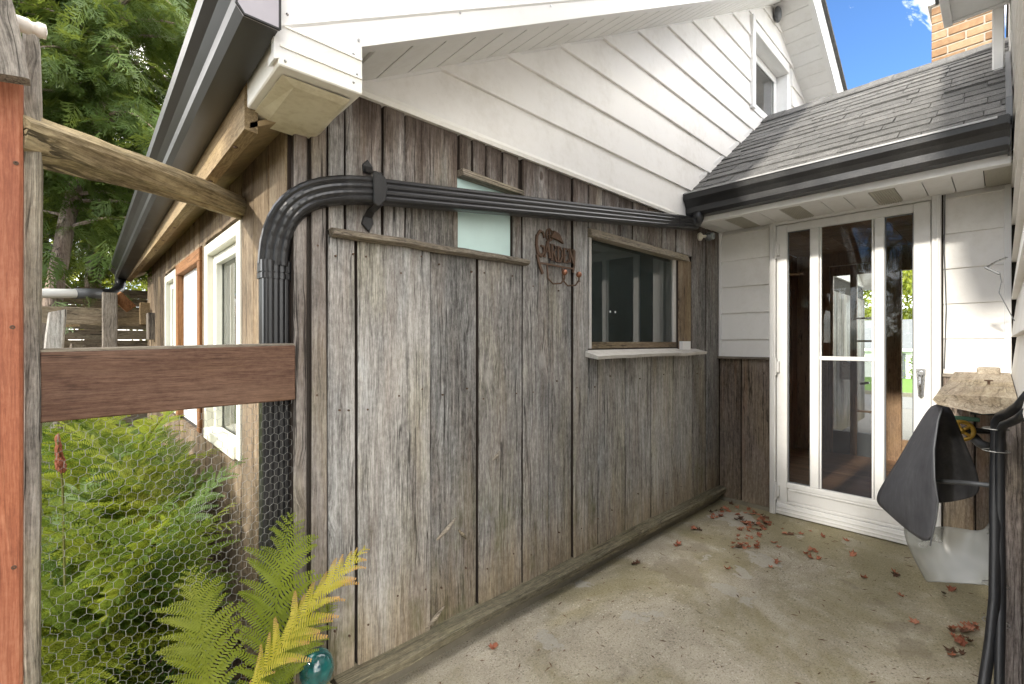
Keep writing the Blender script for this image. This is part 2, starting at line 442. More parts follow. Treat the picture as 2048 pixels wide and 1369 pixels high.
M['rust'] = plain('rusted_metal', (.115, .070, .045), .7, .35, .6, 60, .5)
M['copper'] = plain('copper_knob', (.30, .14, .085), .32, .8, .3, 40)
M['rubber'] = None
M['hose'] = plain('black_hose_rubber', (.016, .017, .019), .42, 0, .4, 30, .15)
M['yellow'] = plain('faded_yellow_plastic', (.48, .29, .04), .5, 0, .35, 50)
M['green'] = plain('green_metal', (.06, .16, .095), .45, 0, .3, 50)
M['wire'] = plain('galvanised_wire', (.30, .30, .28), .45, .5, .25, 50)
M['whitepipe'] = plain('white_pvc_pipe', (.70, .70, .67), .4, 0, .08, 12)
M['ceramic'] = plain('white_ceramic_rust_stained', (.68, .62, .55), .25, 0, .25, 22)
M['foundation'] = plain('concrete_footing', (.20, .18, .135), .9, 0, .4, 14, .7, .2)
M['stone'] = plain('yellowish_stone', (.36, .30, .17), .9, 0, .35, 14, .8, .2)
M['bark'] = wood('cedar_bark', 'Z', dark=(.05, .038, .03), mid=(.165, .13, .10), light=(.30, .255, .21), knots=.2, bump=1.0, gscale=.5)
M['barkp'] = wood('pale_bark', 'Z', dark=(.09, .065, .05), mid=(.24, .185, .145), light=(.38, .31, .25), knots=.2, bump=1.0, gscale=.5)
M['fern'] = leafmat('fern_green', (.11, .155, .012), (.235, .285, .026), (.37, .39, .06), .55)
M['fernd'] = leafmat('fern_dark_green', (.040, .090, .014), (.095, .165, .022), (.16, .23, .04), .40)
M['ferny'] = leafmat('fern_yellow_brown_tips', (.22, .23, .018), (.38, .34, .030), (.50, .41, .06), .35, attr='tip', tipcol=(.44, .25, .09))
M['stem'] = plain('fern_stem', (.14, .14, .035), .6)
M['cedar'] = leafmat('cedar_spray', (.024, .052, .012), (.060, .105, .023), (.13, .185, .042), .35, scale=1.6)
M['yleaf'] = leafmat('yellow_green_leaves', (.10, .15, .015), (.26, .30, .03), (.42, .40, .06), .45, scale=1.2)
M['gleaf'] = leafmat('green_leaves', (.05, .10, .015), (.13, .20, .025), (.24, .28, .04), .4, scale=.7)
M['dead'] = leafmat('dead_maple_leaf', (.22, .065, .038), (.40, .15, .09), (.55, .28, .18), .12, .65, scale=14)
M['deadd'] = leafmat('dark_dead_leaf', (.045, .022, .015), (.10, .05, .032), (.17, .09, .055), .08, .7, scale=14)
M['greenleaf'] = leafmat('low_green_leaf', (.025, .07, .015), (.05, .12, .03), (.10, .18, .04), .3)
M['tealglass'] = None
M['brick'] = None
M['mortar'] = plain('pale_mortar', (.36, .32, .26), .95, 0, .25, 60, .6, .2)
M['asphalt'] = plain('grey_driveway', (.24, .22, .20), .95, 0, .25, 6, .4, .2)
M['road'] = plain('road_surface', (.20, .19, .185), .95, 0, .2, 8, .3, .2)
M['grass'] = plain('lawn', (.12, .22, .035), .9, 0, .4, 3, .6, .2)
M['roofgrey'] = plain('grey_roof', (.17, .17, .18), .9, 0, .3, 20, .4)

def special():
    # shingles
    m, nt = newmat('asphalt_shingle'); g = G(nt)
    v = g.vadd(g.objc(), g.comb(g.mul(g.rnd(), 17), g.mul(g.rnd(), 43), 0.0))
    gr = g.noise(v, 160, 5, .8); lo = g.noise(v, 16, 6, .75)
    c = g.ramp(g.addm(g.mul(gr, .65), g.mul(lo, .35)), [(.36, (.065, .064, .061)), (.52, (.155, .152, .145)), (.66, (.30, .295, .28))])
    c = g.mix(g.mul(g.rnd(), .45), c, (.060, .060, .058))
    li = g.sm(g.noise(g.pos(), 14, 6, .75), .60, .72)
    c = g.mix(g.mul(li, .35), c, (.26, .255, .22))
    g.out(g.bsdf(Base_Color=c, Roughness=.95, Specular_IOR_Level=.2, Normal=g.bump(g.addm(gr, g.mul(lo, 1.5)), .9, .004)))
    M['shingle'] = m
    # brick
    m, nt = newmat('yellow_orange_brick'); g = G(nt)
    v = g.vadd(g.objc(), g.comb(g.mul(g.rnd(), 17), g.mul(g.rnd(), 43), 0.0))
    n1 = g.noise(v, 22, 6, .7); n2 = g.noise(v, 120, 3, .6)
    c = g.ramp(g.addm(g.mul(n1, .6), g.mul(g.rnd(), .4)), [(.25, (.17, .095, .052)), (.5, (.27, .17, .092)), (.75, (.36, .265, .165))])
    c = g.mix(g.mul(g.sm(n2, .58, .7), .5), c, (.20, .11, .06))
    g.out(g.bsdf(Base_Color=c, Roughness=.92, Specular_IOR_Level=.2, Normal=g.bump(g.addm(n1, g.mul(n2, .5)), .8, .004)))
    M['brick'] = m
    # dusty rubber sheet
    m, nt = newmat('dusty_black_rubber'); g = G(nt)
    P = g.objc()
    d = g.noise(g.vmul(P, (4, 4, 3)), 2.2, 6, .65); sc = g.noise(g.vmul(P, (30, 30, 4)), 3, 4, .7)
    c = g.ramp(g.addm(g.mul(d, .7), g.mul(sc, .3)), [(.3, (.035, .035, .040)), (.55, (.075, .076, .084)), (.78, (.15, .15, .158))])
    g.out(g.bsdf(Base_Color=c, Roughness=.55, Specular_IOR_Level=.4, Normal=g.bump(d, .15, .01)))
    M['rubber'] = m
    # hazy clear plastic
    m, nt = newmat('scuffed_clear_plastic'); g = G(nt)
    P = g.objc()
    d = g.noise(g.vmul(P, (3, 3, 4)), 2.2, 2, .5)
    tr = g.n('BsdfTransparent', Color=(.86, .87, .85)); df = g.bsdf(Base_Color=(.46, .47, .455), Roughness=.28)
    g.out(g.n('MixShader', i0=g.sm(d, -.35, 1.5), i1=tr, i2=df))
    M['plastic'] = m
    # teal glass
    m, nt = newmat('teal_glass'); g = G(nt)
    P = g.objc()
    c = g.ramp(g.noise(P, 18, 3), [(.35, (.004, .05, .055)), (.6, (.012, .13, .125)), (.8, (.06, .26, .22))])
    g.out(g.bsdf(Base_Color=c, Roughness=.05, Transmission_Weight=.25, IOR=1.45, Coat_Weight=.6, Normal=g.bump(g.noise(P, 30, 3), .25, .006)))
    M['tealglass'] = m
    # patio concrete
    m, nt = newmat('old_mossy_concrete'); g = G(nt)
    P = g.pos()
    big = g.noise(P, 1.15, 6, .62, .4); med = g.noise(P, 5, 6, .7, .3); fin = g.noise(P, 120, 6, .8); spk = g.noise(P, 150, 4, .75)
    stn = g.n('TexVoronoi', _out=0, Vector=P, Scale=88.0, Randomness=1.0)
    stc = g.n('TexVoronoi', _out=1, Vector=P, Scale=88.0, Randomness=1.0)
    base = g.ramp(g.addm(g.mul(med, .6), g.mul(fin, .4)), [(.32, (.27, .238, .178)), (.52, (.42, .378, .295)), (.72, (.54, .495, .41))])
    # exposed aggregate
    agg = g.sm(g.addm(g.mul(big, .75), g.mul(med, .25)), .36, .54)
    sto = g.mul(g.math('SUBTRACT', 1.0, g.sm(stn, .26, .48)), g.sm(g.xyz(stc)[0], .35, .55))
    stcol = g.ramp(g.xyz(stc)[1], [(.0, (.10, .085, .06)), (.5, (.38, .34, .245)), (1.0, (.70, .65, .53))])
    col = g.mix(g.mul(sto, g.mul(agg, .8)), base, stcol)
    # dark organic specks
    col = g.mix(g.mul(g.sm(spk, .55, .63), .75), col, (.075, .062, .034))
    spk2 = g.noise(g.vadd(P, (3.1, 7.7, 0)), 130, 4, .75)
    col = g.mix(g.mul(g.sm(spk2, .56, .64), .6), col, (.60, .56, .46))
    # moss film, thickest towards the right and by the door
    X, Y, Z = g.xyz(P)[0:3]
    mm = g.addm(g.mul(g.noise(P, 1.7, 6, .68, .5), 1.0), g.mul(g.sub(X, 2.3), .075))
    mossm = g.sm(mm, .40, .62)
    mossc = g.ramp(fin, [(.3, (.125, .112, .045)), (.7, (.29, .25, .115))])
    col = g.mix(g.mul(mossm, .62), col, mossc)
    # pale skim-coat patches with crisp edges
    sk = g.addm(g.noise(P, 2.6, 7, .6, .2), 0.0)
    skm = g.mul(g.sm(sk, .600, .612), g.sm(Y, .45, .8))
    col = g.mix(g.mul(skm, .8), col, g.ramp(fin, [(.3, (.34, .32, .27)), (.7, (.48, .45, .39))]))
    dk = g.mul(g.sm(g.noise(g.vadd(P, (5.2, 1.7, 0)), 2.2, 6, .6), .60, .64), .45)
    col = g.mix(dk, col, (.20, .17, .125))
    h = g.addm(g.addm(g.mul(fin, .5), g.mul(sto, .55)), g.addm(g.mul(skm, .8), g.mul(med, .8)))
    g.out(g.bsdf(Base_Color=col, Roughness=.92, Specular_IOR_Level=.25, Normal=g.bump(h, .75, .004)))
    M['concrete'] = m
    # garden soil
    m, nt = newmat('garden_soil'); g = G(nt)
    P = g.pos()
    n1 = g.noise(P, 7, 6, .7); n2 = g.noise(P, 60, 4, .7)
    c = g.ramp(g.addm(g.mul(n1, .5), g.mul(n2, .5)), [(.3, (.022, .016, .010)), (.52, (.065, .045, .028)), (.72, (.15, .10, .06))])
    g.out(g.bsdf(Base_Color=c, Roughness=.95, Specular_IOR_Level=.15, Normal=g.bump(g.addm(n1, n2), 1.0, .02)))
    M['soil'] = m
special()

# ================================================================== THE SETTING
def sheet(name, x0, x1, y0, y1, z, mat, nx=1, ny=1):
    m = MB()
    for i in range(nx + 1):
        for j in range(ny + 1):
            m.v.append((x0 + (x1 - x0) * i / nx, y0 + (y1 - y0) * j / ny, z))
    for i in range(nx):
        for j in range(ny):
            a = i * (ny + 1) + j; m.f.append((a, a + ny + 1, a + ny + 2, a + 1))
    return tag(obj(name, m, mat, fix=False), None, None, None, 'structure')
fz = lambda x, o=0.0: o - .0415 * max(0.0, x - 5.6)
def slope(name, xs_, y0, y1, o, mat):
    m = MB()
    for x in xs_: m.v += [(x, y0, fz(x, o)), (x, y1, fz(x, o))]
    for i in range(len(xs_) - 1): m.f.append((2 * i, 2 * i + 2, 2 * i + 3, 2 * i + 1))
    return tag(obj(name, m, mat, fix=False), None, None, None, 'structure')
slope('ground', (-90, 5.55, 60, 130), -90, 110, -.06, M['soil'])
pat = obj('patio', MB().box(-3.2, XB + .02, -1.2, 1.50, -.12, 0), M['concrete']); tag(pat, None, kind='structure')
slope('driveway', (5.56, 6.4, 14.5), -14, 14, -.03, M['asphalt'])
slope('road', (14.3, 20.0), -60, 60, -.022, M['road'])
m = MB(); m.hexa([(20.0, -60, fz(20) - .1), (20.25, -60, fz(20) - .1), (20.25, 60, fz(20) - .1), (20.0, 60, fz(20) - .1), (20.0, -60, fz(20) + .10), (20.25, -60, fz(20) + .10), (20.25, 60, fz(20) + .10), (20.0, 60, fz(20) + .10)])
tag(obj('kerb', m, M['foundation']), None, kind='structure')
slope('lawn', (20.25, 60, 110), -60, 60, .06, M['grass'])

# ================================================================== SHED
SL = .565                       # roof pitch
PK = 4.78                       # ridge of the gable
zr = lambda x: 1.69 + SL * (PK - abs(x - PK))       # soffit line on the gable wall
XE = 2 * PK - XC                # far corner
YE = 5.6
shed = thing('wooden_shed', 'weathered grey plank shed with white siding in its gable', 'shed', (.5, 1.52, 0))

_wx0, _wx1 = ax(1175), ax(1352)
fw = obj('front_wall', MB().box(XC + .03, _wx0, YA, YA + .05, 0.06, 2.06).box(_wx1, XE, YA, YA + .05, 0.06, 2.06).box(_wx0, _wx1, YA, YA + .05, 0.06, 1.165).box(_wx0, _wx1, YA, YA + .05, 1.79, 2.06), M['void'], shed)
tag(fw, 'weathered vertical plank wall')
P_ = lambda a, b, z0, z1, mat='front', **k: plank(fw, M[mat], frA, a, b, z0, z1, **k)
# corner boards
P_(XC - .012, ax(616), .0, 1.94, 'corner', n0=-.02, th=.03, jit=.001)
P_(ax(616), ax(650), .0, 2.02, 'corner', th=.026, jit=.003)
xs = [ax(p) for p in (650, 708, 856, 950, 1038)]
for a, b in zip(xs, xs[1:]): P_(a, b, .105, 1.545, th=R.uniform(.016, .026), raggy=.006)
xs = [ax(p) for p in (650, 686, 760, 805, 912)]
for a, b in zip(xs, xs[1:]): P_(a, b, 1.565, 2.05, th=R.uniform(.020, .025))
xs = [ax(p) for p in (912, 938, 966, 1000, 1032)]
for a, b in zip(xs, xs[1:]): P_(a, b, 1.872, 2.05, th=R.uniform(.020, .026))
P_(ax(1019), ax(1038), 1.56, 1.872, th=.020)
xs = [ax(p) for p in (1038, 1091, 1139, 1170)]
for a, b in zip(xs, xs[1:]): P_(a, b, .105, 2.05, th=R.uniform(.016, .026), raggy=.006)
xs = [ax(p) for p in (1170, 1190, 1246, 1297, 1340, 1378)]
for a, b in zip(xs, xs[1:]): P_(a, b, .105, 1.115, th=R.uniform(.018, .026), raggy=.006)
xs = [ax(p) for p in (1170, 1198, 1232, 1260, 1290, 1318, 1346, 1378)]
for a, b in zip(xs, xs[1:]): P_(a, b, 1.80, 2.05, th=R.uniform(.018, .025), raggy=.004)
xs = [ax(1366), ax(1378)]
P_(ax(1378), ax(1406), .105, 2.05, th=.022)
P_(ax(1406), XB - .005, .105, 2.05, th=.026)
x = 5.60
while x < XE - .1:
    w = R.uniform(.15, .22); P_(x, min(x + w, XE), 0, 1.86, th=.022); x += w
for px in (632, 668, 695, 725, 790, 838, 875, 930, 965, 1020, 1060, 1110, 1150, 1185, 1215, 1270, 1320, 1358, 1392, 1418):
    for zz in (.26, 1.0, 1.48):
        if zz == 1.48 and 1168 < px < 1378: continue
        q = ax(px + R.uniform(-6, 6)); zz += R.uniform(-.04, .04)
        obj('nail', MB().lathe([(.0032, .006), (.0036, -.0015), (.0012, -.0025)], (q, YA - .026, zz), 'Y', 6), M['rust'], fw)
obj('rear_wall', MB().box(XC + .06, XE, YE - .05, YE, 0, 2.1), M['void'], shed)
obj('far_wall', MB().box(XE - .05, XE, YA + .06, YE - .06, 0, 2.1), M['void'], shed)
obj('ceiling', MB().box(XC + .06, XE - .06, YA + .06, YE - .06, 2.062, 2.08), M['void'], shed)
# broken bits and peeling knots near the foot
for px, py, l, ang in ((870, 1235, .10, .55), (893, 1058, .11, .6), (925, 1070, .06, -.9), (992, 912, .05, .7)):
    q = onY(px, py, YA - .024)
    m = MB().tube([(q[0] - l/2*math.cos(ang), q[1], q[2] - l/2*math.sin(ang)), (q[0], q[1] - .004, q[2]), (q[0] + l/2*math.cos(ang), q[1], q[2] + l/2*math.sin(ang))], [.004, .009, .003], 6)
    obj('splinter', m, M['boardX'], fw)
# footing and the timber along the foot of the wall
obj('footing', MB().box(.52, XB - .003, YA - .035, YA + .05, -.1, .068), M['foundation'], shed)
m = MB(); loops = []
for i in range(13):
    x = .60 + (XB - .62) * i / 12; j = R.uniform(-.002, .002); k = R.uniform(-.004, .004)
    loops.append([(x, YA - .088 + k, .068), (x, YA - .090 + k, .098 + j), (x, YA - .080 + k, .106 + j), (x, YA - .001, .110 + j), (x, YA - .001, .068)])
obj('sill_timber', m.loft(loops), M['ledge'], shed)

# --- ledge shelf on the front wall
m = MB(); loops = []
x0, x1 = .588, 1.462
for i in range(11):
    x = x0 + (x1 - x0) * i / 10; j = R.uniform(-.003, .003); d = .052 + R.uniform(-.004, .004) - (.02 if i == 0 else 0)
    loops.append([(x, YA - .018, 1.543 + j), (x, YA - .02 - d * .6, 1.540 + j), (x, YA - .02 - d, 1.547 + j), (x, YA - .022 - d, 1.560 + j), (x, YA - .02 - d * .7, 1.568 + j), (x, YA - .018, 1.569 + j)])
obj('wall_ledge', m.loft(loops), M['boardX'], shed)

# --- small frosted window
w = obj('frosted_window', MB().box(ax(912), ax(1019), YA - .004, YA + .004, 1.565, 1.872), M['teal'], shed)
tag(w, 'small pale teal frosted window pane')
m = MB(); m.hexa([(ax(912), YA - .05, 1.862), (ax(1034), YA - .05, 1.856), (ax(1034), YA, 1.856), (ax(912), YA, 1.862), (ax(912), YA - .045, 1.89), (ax(1034), YA - .045, 1.876), (ax(1034), YA, 1.876), (ax(912), YA, 1.89)])
obj('head_trim', m, M['boardX'], w)

# --- main front window
wx0, wx1, wz0, wz1 = ax(1175), ax(1352), 1.165, 1.79
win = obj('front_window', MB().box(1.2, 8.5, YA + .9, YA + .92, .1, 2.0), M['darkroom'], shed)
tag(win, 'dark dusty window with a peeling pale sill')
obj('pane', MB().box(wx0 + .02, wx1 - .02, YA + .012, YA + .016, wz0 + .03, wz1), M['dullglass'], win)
obj('frame', MB().box(wx0, wx0 + .022, YA - .012, YA + .02, wz0, wz1), M['sillpaint'], win, bev=.002)
obj('frame', MB().box(wx1 - .035, wx1, YA - .002, YA + .022, wz0, wz1), M['sillpaint'], win, bev=.002)
obj('frame', MB().box(wx0, wx1, YA - .004, YA + .021, wz0, wz0 + .035), M['greywoodX'], win, bev=.002)
m = MB(); m.hexa([(ax(1172), YA - .045, 1.755), (ax(1368), YA - .045, 1.752), (ax(1368), YA + .02, 1.752), (ax(1172), YA + .02, 1.755), (ax(1172), YA - .03, 1.80), (ax(1368), YA - .03, 1.797), (ax(1368), YA + .02, 1.797), (ax(1172), YA + .02, 1.80)])
obj('head_trim', m, M['boardX'], win, bev=.002)
plank(win, M['side'], frA, wx1, ax(1378), wz0 - .03, 1.76, name='side_trim', th=.018)
m = MB(); loops = []
for i in range(9):
    x = ax(1163) + (ax(1386) - ax(1163)) * i / 8; j = R.uniform(-.003, .003)
    loops.append([(x, YA + .01, 1.128), (x, YA - .10 + j, 1.113 + j), (x, YA - .105 + j, 1.130 + j), (x, YA + .01, 1.160)])
obj('sill', m.loft(loops), M['sillpaint'], win)
obj('sill_flashing', MB().box(wx1 + .005, ax(1369), YA - .045, YA - .02, 1.147, 1.205), M['trim'], win, bev=.002)
for k in range(2): obj('price_tag', MB().lathe([(.006, 0), (.006, -.002)], (2.19 + .05 * k, YA + .011, 1.372), 'Y', 10), M['trim'], win)

# --- gable: lapped siding
GW = (4.24, 5.36, 3.25, 3.99)
gs = obj('gable_wall', MB().prism([(XC + .2, 2.052), (GW[0], 2.052), (GW[0], zr(GW[0])), (XC + .2, 2.06)], frA, -.06, -.003)
         .prism([(GW[1], 2.052), (XE - .2, 2.052), (XE - .2, 2.06), (GW[1], zr(GW[1]))], frA, -.06, -.003)
         .prism([(GW[0], 2.052), (GW[1], 2.052), (GW[1], GW[2]), (GW[0], GW[2])], frA, -.06, -.003)
         .prism([(GW[0], GW[3]), (GW[1], GW[3]), (GW[1], zr(GW[1])), (PK, zr(PK)), (GW[0], zr(GW[0]))], frA, -.06, -.003), M['siding'], shed)
frG = lambda u, w, n: (u, YA - n - (.016 if n > 0 else 0), w)
def lap(parent, fr, u0, u1, z0, z1, uc=None, lip=.017, top=.003, mat='siding', name='siding_board', thick=.004):
    # a course of lap siding: sloping face, turned-under lip at the bottom; uc(z) clips both ends under a pitched soffit
    a0, a1 = u0, u0; b0, b1 = u1, u1
    if uc:
        l0, r0 = uc(z0); l1, r1 = uc(z1 + .008)
        a0, a1 = max(u0, l0), max(u0, l1); b0, b1 = min(u1, r0), min(u1, r1)
        if b1 - a1 < .02:
            if b0 - a0 < .02: return
            mid = (a0 + b0) / 2; a1 = min(max(a1, a0), mid - .01) if a1 > a0 else a1; b1 = max(min(b1, b0), a1 + .01)
    m = MB()
    L = lambda a0, a1: [fr(a0, z0, 0), fr(a0, z0, lip - .002), fr(a0, z0 + .002, lip), fr(a1, z1 + .006, top), fr(a1, z1 + .006, 0)]
    m.loft([L(a0, a1), L(b0, b1)])
    return obj(name, m, M[mat], parent)
uc = lambda z: (PK - (zr(PK) - z) / SL + .005, PK + (zr(PK) - z) / SL - .005)
z = 2.052; i = 0
while z < zr(PK) - .03:
    z1 = min(z + .1985, zr(PK) - .01)
    segs = [(XC + .05, PK + 4.2)]
    if z1 > GW[2] and z < GW[3]: segs = [(XC + .05, GW[0]), (GW[1], PK + 4.2)]
    for a, b in segs:
        if b - a > 4.5:
            j = [2.14, 2.47, 2.75, 3.1, 3.0, 3.3, 3.6, 3.9][i % 8]
            lap(gs, frG, a, j, z, z1, uc); lap(gs, frG, j - .012, b, z, z1, uc, lip=.0155, top=.002)
        else: lap(gs, frG, a, b, z, z1, uc)
    z += .1985; i += 1
obj('drip_trim', MB().prism([(0, 2.030), (.036, 2.030), (.040, 2.046), (.036, 2.060), (0, 2.064)], lambda n, w, u: (u, YA - n, w), .56, XB - .14), M['return'], shed)
# gable window
gw = obj('gable_window', MB().box(GW[0] + .06, GW[1] - .06, YA + .10, YA + .11, GW[2] + .04, GW[3] - .05), M['pane'], shed)
tag(gw, 'small white framed window high in the gable')
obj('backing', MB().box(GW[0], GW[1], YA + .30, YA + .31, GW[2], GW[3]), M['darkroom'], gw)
obj('blind', MB().box(GW[0] + .06, GW[1] - .06, YA + .20, YA + .204, GW[2] + .04, GW[3] - .22), M['vinyl'], gw)
for nm, b in (('frame', (GW[0] - .03, GW[0] + .035, YA - .05, YA + .1, GW[2] - .03, GW[3] + .03)), ('frame', (GW[1] - .10, GW[1] + .03, YA - .012, YA + .1, GW[2] - .03, GW[3] + .03)),
              ('frame', (GW[0] + .035, GW[1] - .10, YA - .03, YA + .1, GW[3] - .06, GW[3] + .03)), ('frame', (GW[0] + .035, GW[1] - .10, YA - .03, YA + .1, GW[2] - .03, GW[2] + .04)),
              ('sash', (GW[0] + .05, GW[1] - .1, YA + .085, YA + .099, GW[3] - .13, GW[3] - .06)), ('sash', (GW[1] - .17, GW[1] - .1, YA + .086, YA + .0995, GW[2], GW[3] - .13))):
    obj(nm, MB().box(*b), M['trim'], gw, bev=.004)

# --- rake soffit, fascia, roof
YF = 1.18
sof = obj('rake_soffit', MB().prism([(XC + .06, zr(XC + .06) + .012), (PK, zr(PK) + .012), (XE - .06, zr(XE - .06) + .012), (XE - .06, zr(XE - .06) + .06), (PK, zr(PK) + .06), (XC + .06, zr(XC + .06) + .06)], lambda u, w, n: (u, n, w), YF + .02, YA - .004), M['soffit'], shed)
def soffit_panel(a, b):
    m = MB()
    for (p, q) in ((a + .003, b - .003),):
        m.hexa([(p, YF + .03, zr(p) - .003), (q, YF + .03, zr(q) - .003), (q, YA - .018, zr(q) - .003), (p, YA - .018, zr(p) - .003),
                (p, YF + .03, zr(p) + .011), (q, YF + .03, zr(q) + .011), (q, YA - .018, zr(q) + .011), (p, YA - .018, zr(p) + .011)])
    obj('soffit_panel', m, M['soffit'], sof)
x = .62
while x < PK - .02: soffit_panel(x, min(x + .124, PK - .004)); x += .124
x = PK + .004
while x < 7.6: soffit_panel(x, x + .124); x += .124
obj('soffit_channel', MB().prism([(.60, zr(.60) - .016), (PK, zr(PK) - .016), (8.0, zr(8.0) - .016), (8.0, zr(8.0) - .002), (PK, zr(PK) - .002), (.60, zr(.60) - .002)], lambda u, w, n: (u, n, w), YA - .030, YA - .018), M['soffit'], shed)
# fascia with two pressed ribs
for side in (0, 1):
    m = MB(); loops = []
    pr = [(.0, -.008), (.0, .060), (.005, .066), (.0, .072), (.0, .135), (.005, .141), (.0, .147), (.0, .265), (-.02, .265), (-.02, .012), (-.045, .012), (-.045, -.008)]
    xa, xb = (.335, PK) if side == 0 else (PK, XE + .15)
    for x in (xa, xb):
        loops.append([(x, YF - n, zr(x) + w) for n, w in pr])
    obj('rake_fascia', m.loft(loops), M['trim'], shed)
for x in np.arange(.5, 4.7, .42):
    for w in (.035, .2):
        obj('screw', MB().lathe([(.004, 0), (.004, .002), (.001, .003)], (float(x) + R.uniform(-.05, .05), YF - .0035, zr(float(x)) + w), 'Y', 8), M['chrome'], shed) if w == .035 else None
rm = MB()
for s in (-1, 1):
    e = PK + s * (PK - .30)
    zt = lambda x: zr(x) + .268
    rm.hexa([(PK, YF - .03, zt(PK)), (e, YF - .03, zt(e)), (e, YE + .35, zt(e)), (PK, YE + .35, zt(PK)), (PK, YF - .03, zt(PK) + .03), (e, YF - .03, zt(e) + .03), (e, YE + .35, zt(e) + .03), (PK, YE + .35, zt(PK) + .03)])
obj('roof', rm, M['shingle'], shed)
# hornet nest / cable clamp under the peak
q = onY(1540, 27, YA - .03)
m = MB(); m.ball((PK + .02, YA - .06, zr(PK) - .10), .05, 10, 7, (1, .7, 1.5))
obj('wasp_nest', m, M['grey'], shed)

# --- boxed eave return at the corner
er = obj('eave_return', MB().hexa([(.345, YF, 1.862), (.556, YF, 1.866), (.556, 1.485, 1.866), (.345, 1.485, 1.862), (.345, YF, 2.02), (.556, YF, 2.02), (.556, 1.485, 2.02), (.345, 1.485, 2.02)]), M['return'], shed, bev=.003)
tag(er, 'white boxed metal return under the gutter end')
obj('underside_pan', MB().add([(.36, YF + .03, 1.859), (.54, YF + .03, 1.859), (.56, 1.50, 1.862), (.36, 1.50, 1.859), (.40, YF + .06, 1.852), (.53, YF + .06, 1.850), (.545, 1.53, 1.846), (.40, 1.51, 1.842)],
    [(4, 5, 6, 7), (0, 1, 5, 4), (1, 2, 6, 5), (2, 3, 7, 6), (3, 0, 4, 7), (3, 2, 1, 0)]), M['returnu'], er, bev=.004)
for zz in (1.905, 1.955):
    obj('rib', MB().box(.348, .553, YF - .004, YF + .002, zz, zz + .005), M['return'], er)
for xx, zz in ((.365, 1.99), (.53, 1.965), (.54, 1.915), (.53, 1.89), (.36, 1.875)):
    obj('screw', MB().lathe([(.0035, .002), (.0035, 0), (.001, -.002)], (xx, YF - .002, zz), 'Y', 8), M['chrome'], er)

# --- side wall (faces the ferns)
sw = obj('side_wall', MB().box(XC, XC + .05, 1.545, 2.09, 0.02, 2.05).box(XC, XC + .05, 4.30, YE, 0.02, 2.05).box(XC, XC + .05, 2.09, 4.30, 1.69, 2.05).box(XC, XC + .05, 2.09, 4.30, .02, .72).box(XC + .012, XC + .05, 2.79, 3.795, .72, 1.69), M['void'], shed)
C_ = lambda a, b, z0, z1, mat='side', **k: plank(sw, M[mat], frC, a, b, z0, z1, **k)
C_(1.535, 1.72, 0, 1.93); C_(1.72, 1.90, 0, 1.93); C_(1.90, 2.08, 0, 1.93)
WT = 1.70
y = 2.08
while y < 4.30:
    w_ = R.uniform(.13, .20); C_(y, min(y + w_, 4.32), WT + .01, 1.93); y += w_
y = 2.08
while y < 4.30:
    w_ = R.uniform(.15, .20); C_(y, min(y + w_, 4.32), 0, .70); y += w_
C_(2.80, 2.89, .70, 1.71); C_(3.70, 3.78, .70, 1.71)
y = 4.32
while y < YE - .05:
    w_ = R.uniform(.13, .22); C_(y, min(y + w_, YE), 0, 1.93); y += w_
def side_window(y0, y1, z0, z1, lab):
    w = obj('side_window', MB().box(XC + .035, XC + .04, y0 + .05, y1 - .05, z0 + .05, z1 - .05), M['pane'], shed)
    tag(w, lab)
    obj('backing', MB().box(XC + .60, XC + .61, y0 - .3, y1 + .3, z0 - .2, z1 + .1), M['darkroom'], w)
    obj('frame', MB().box(XC - .028, XC + .03, y0, y0 + .055, z0, z1), M['vinyl'], w, bev=.004)
    obj('frame', MB().box(XC - .028, XC + .03, y1 - .055, y1, z0, z1), M['vinyl'], w, bev=.004)
    obj('frame', MB().box(XC - .028, XC + .03, y0 + .055, y1 - .055, z1 - .055, z1), M['vinyl'], w, bev=.004)
    obj('sill', MB().box(XC - .04, XC + .03, y0 + .055, y1 - .055, z0, z0 + .055), M['vinyl'], w, bev=.004)
    ym = (y0 + y1) / 2
    obj('sash', MB().box(XC + .002, XC + .032, y0 + .055, y0 + .10, z0 + .055, z1 - .055), M['vinyl'], w, bev=.003)
    obj('sash', MB().box(XC + .002, XC + .032, y1 - .11, y1 - .055, z0 + .055, z1 - .055), M['vinyl'], w, bev=.003)
    obj('sash', MB().box(XC + .004, XC + .033, y0 + .10, y1 - .11, z1 - .10, z1 - .055), M['vinyl'], w, bev=.003)
side_window(2.085, 2.795, .72, 1.69, 'cream vinyl window beside the black downspout')
side_window(3.79, 4.31, .72, 1.69, 'narrow cream window farther along the side wall')
fp = obj('infill_panel', MB().box(XC + .0, XC + .01, 2.95, 3.65, .72, 1.66), M['trim'], shed)
tag(fp, 'white panel in an orange brown timber surround')
for b, mt in (((XC - .035, XC + .01, 2.89, 2.955, .72, 1.63), 'orange'), ((XC - .035, XC + .01, 3.63, 3.70, .72, 1.63), 'orange'), ((XC - .036, XC + .01, 2.89, 3.70, 1.63, 1.70), 'orangeY')):
    obj('surround', MB().box(*b), M[mt], fp, bev=.003)
obj('wood_block', MB().box(XC - .07, XC - .02, 4.95, 5.10, 1.22, 1.45), M['greywood'], sw, bev=.003)
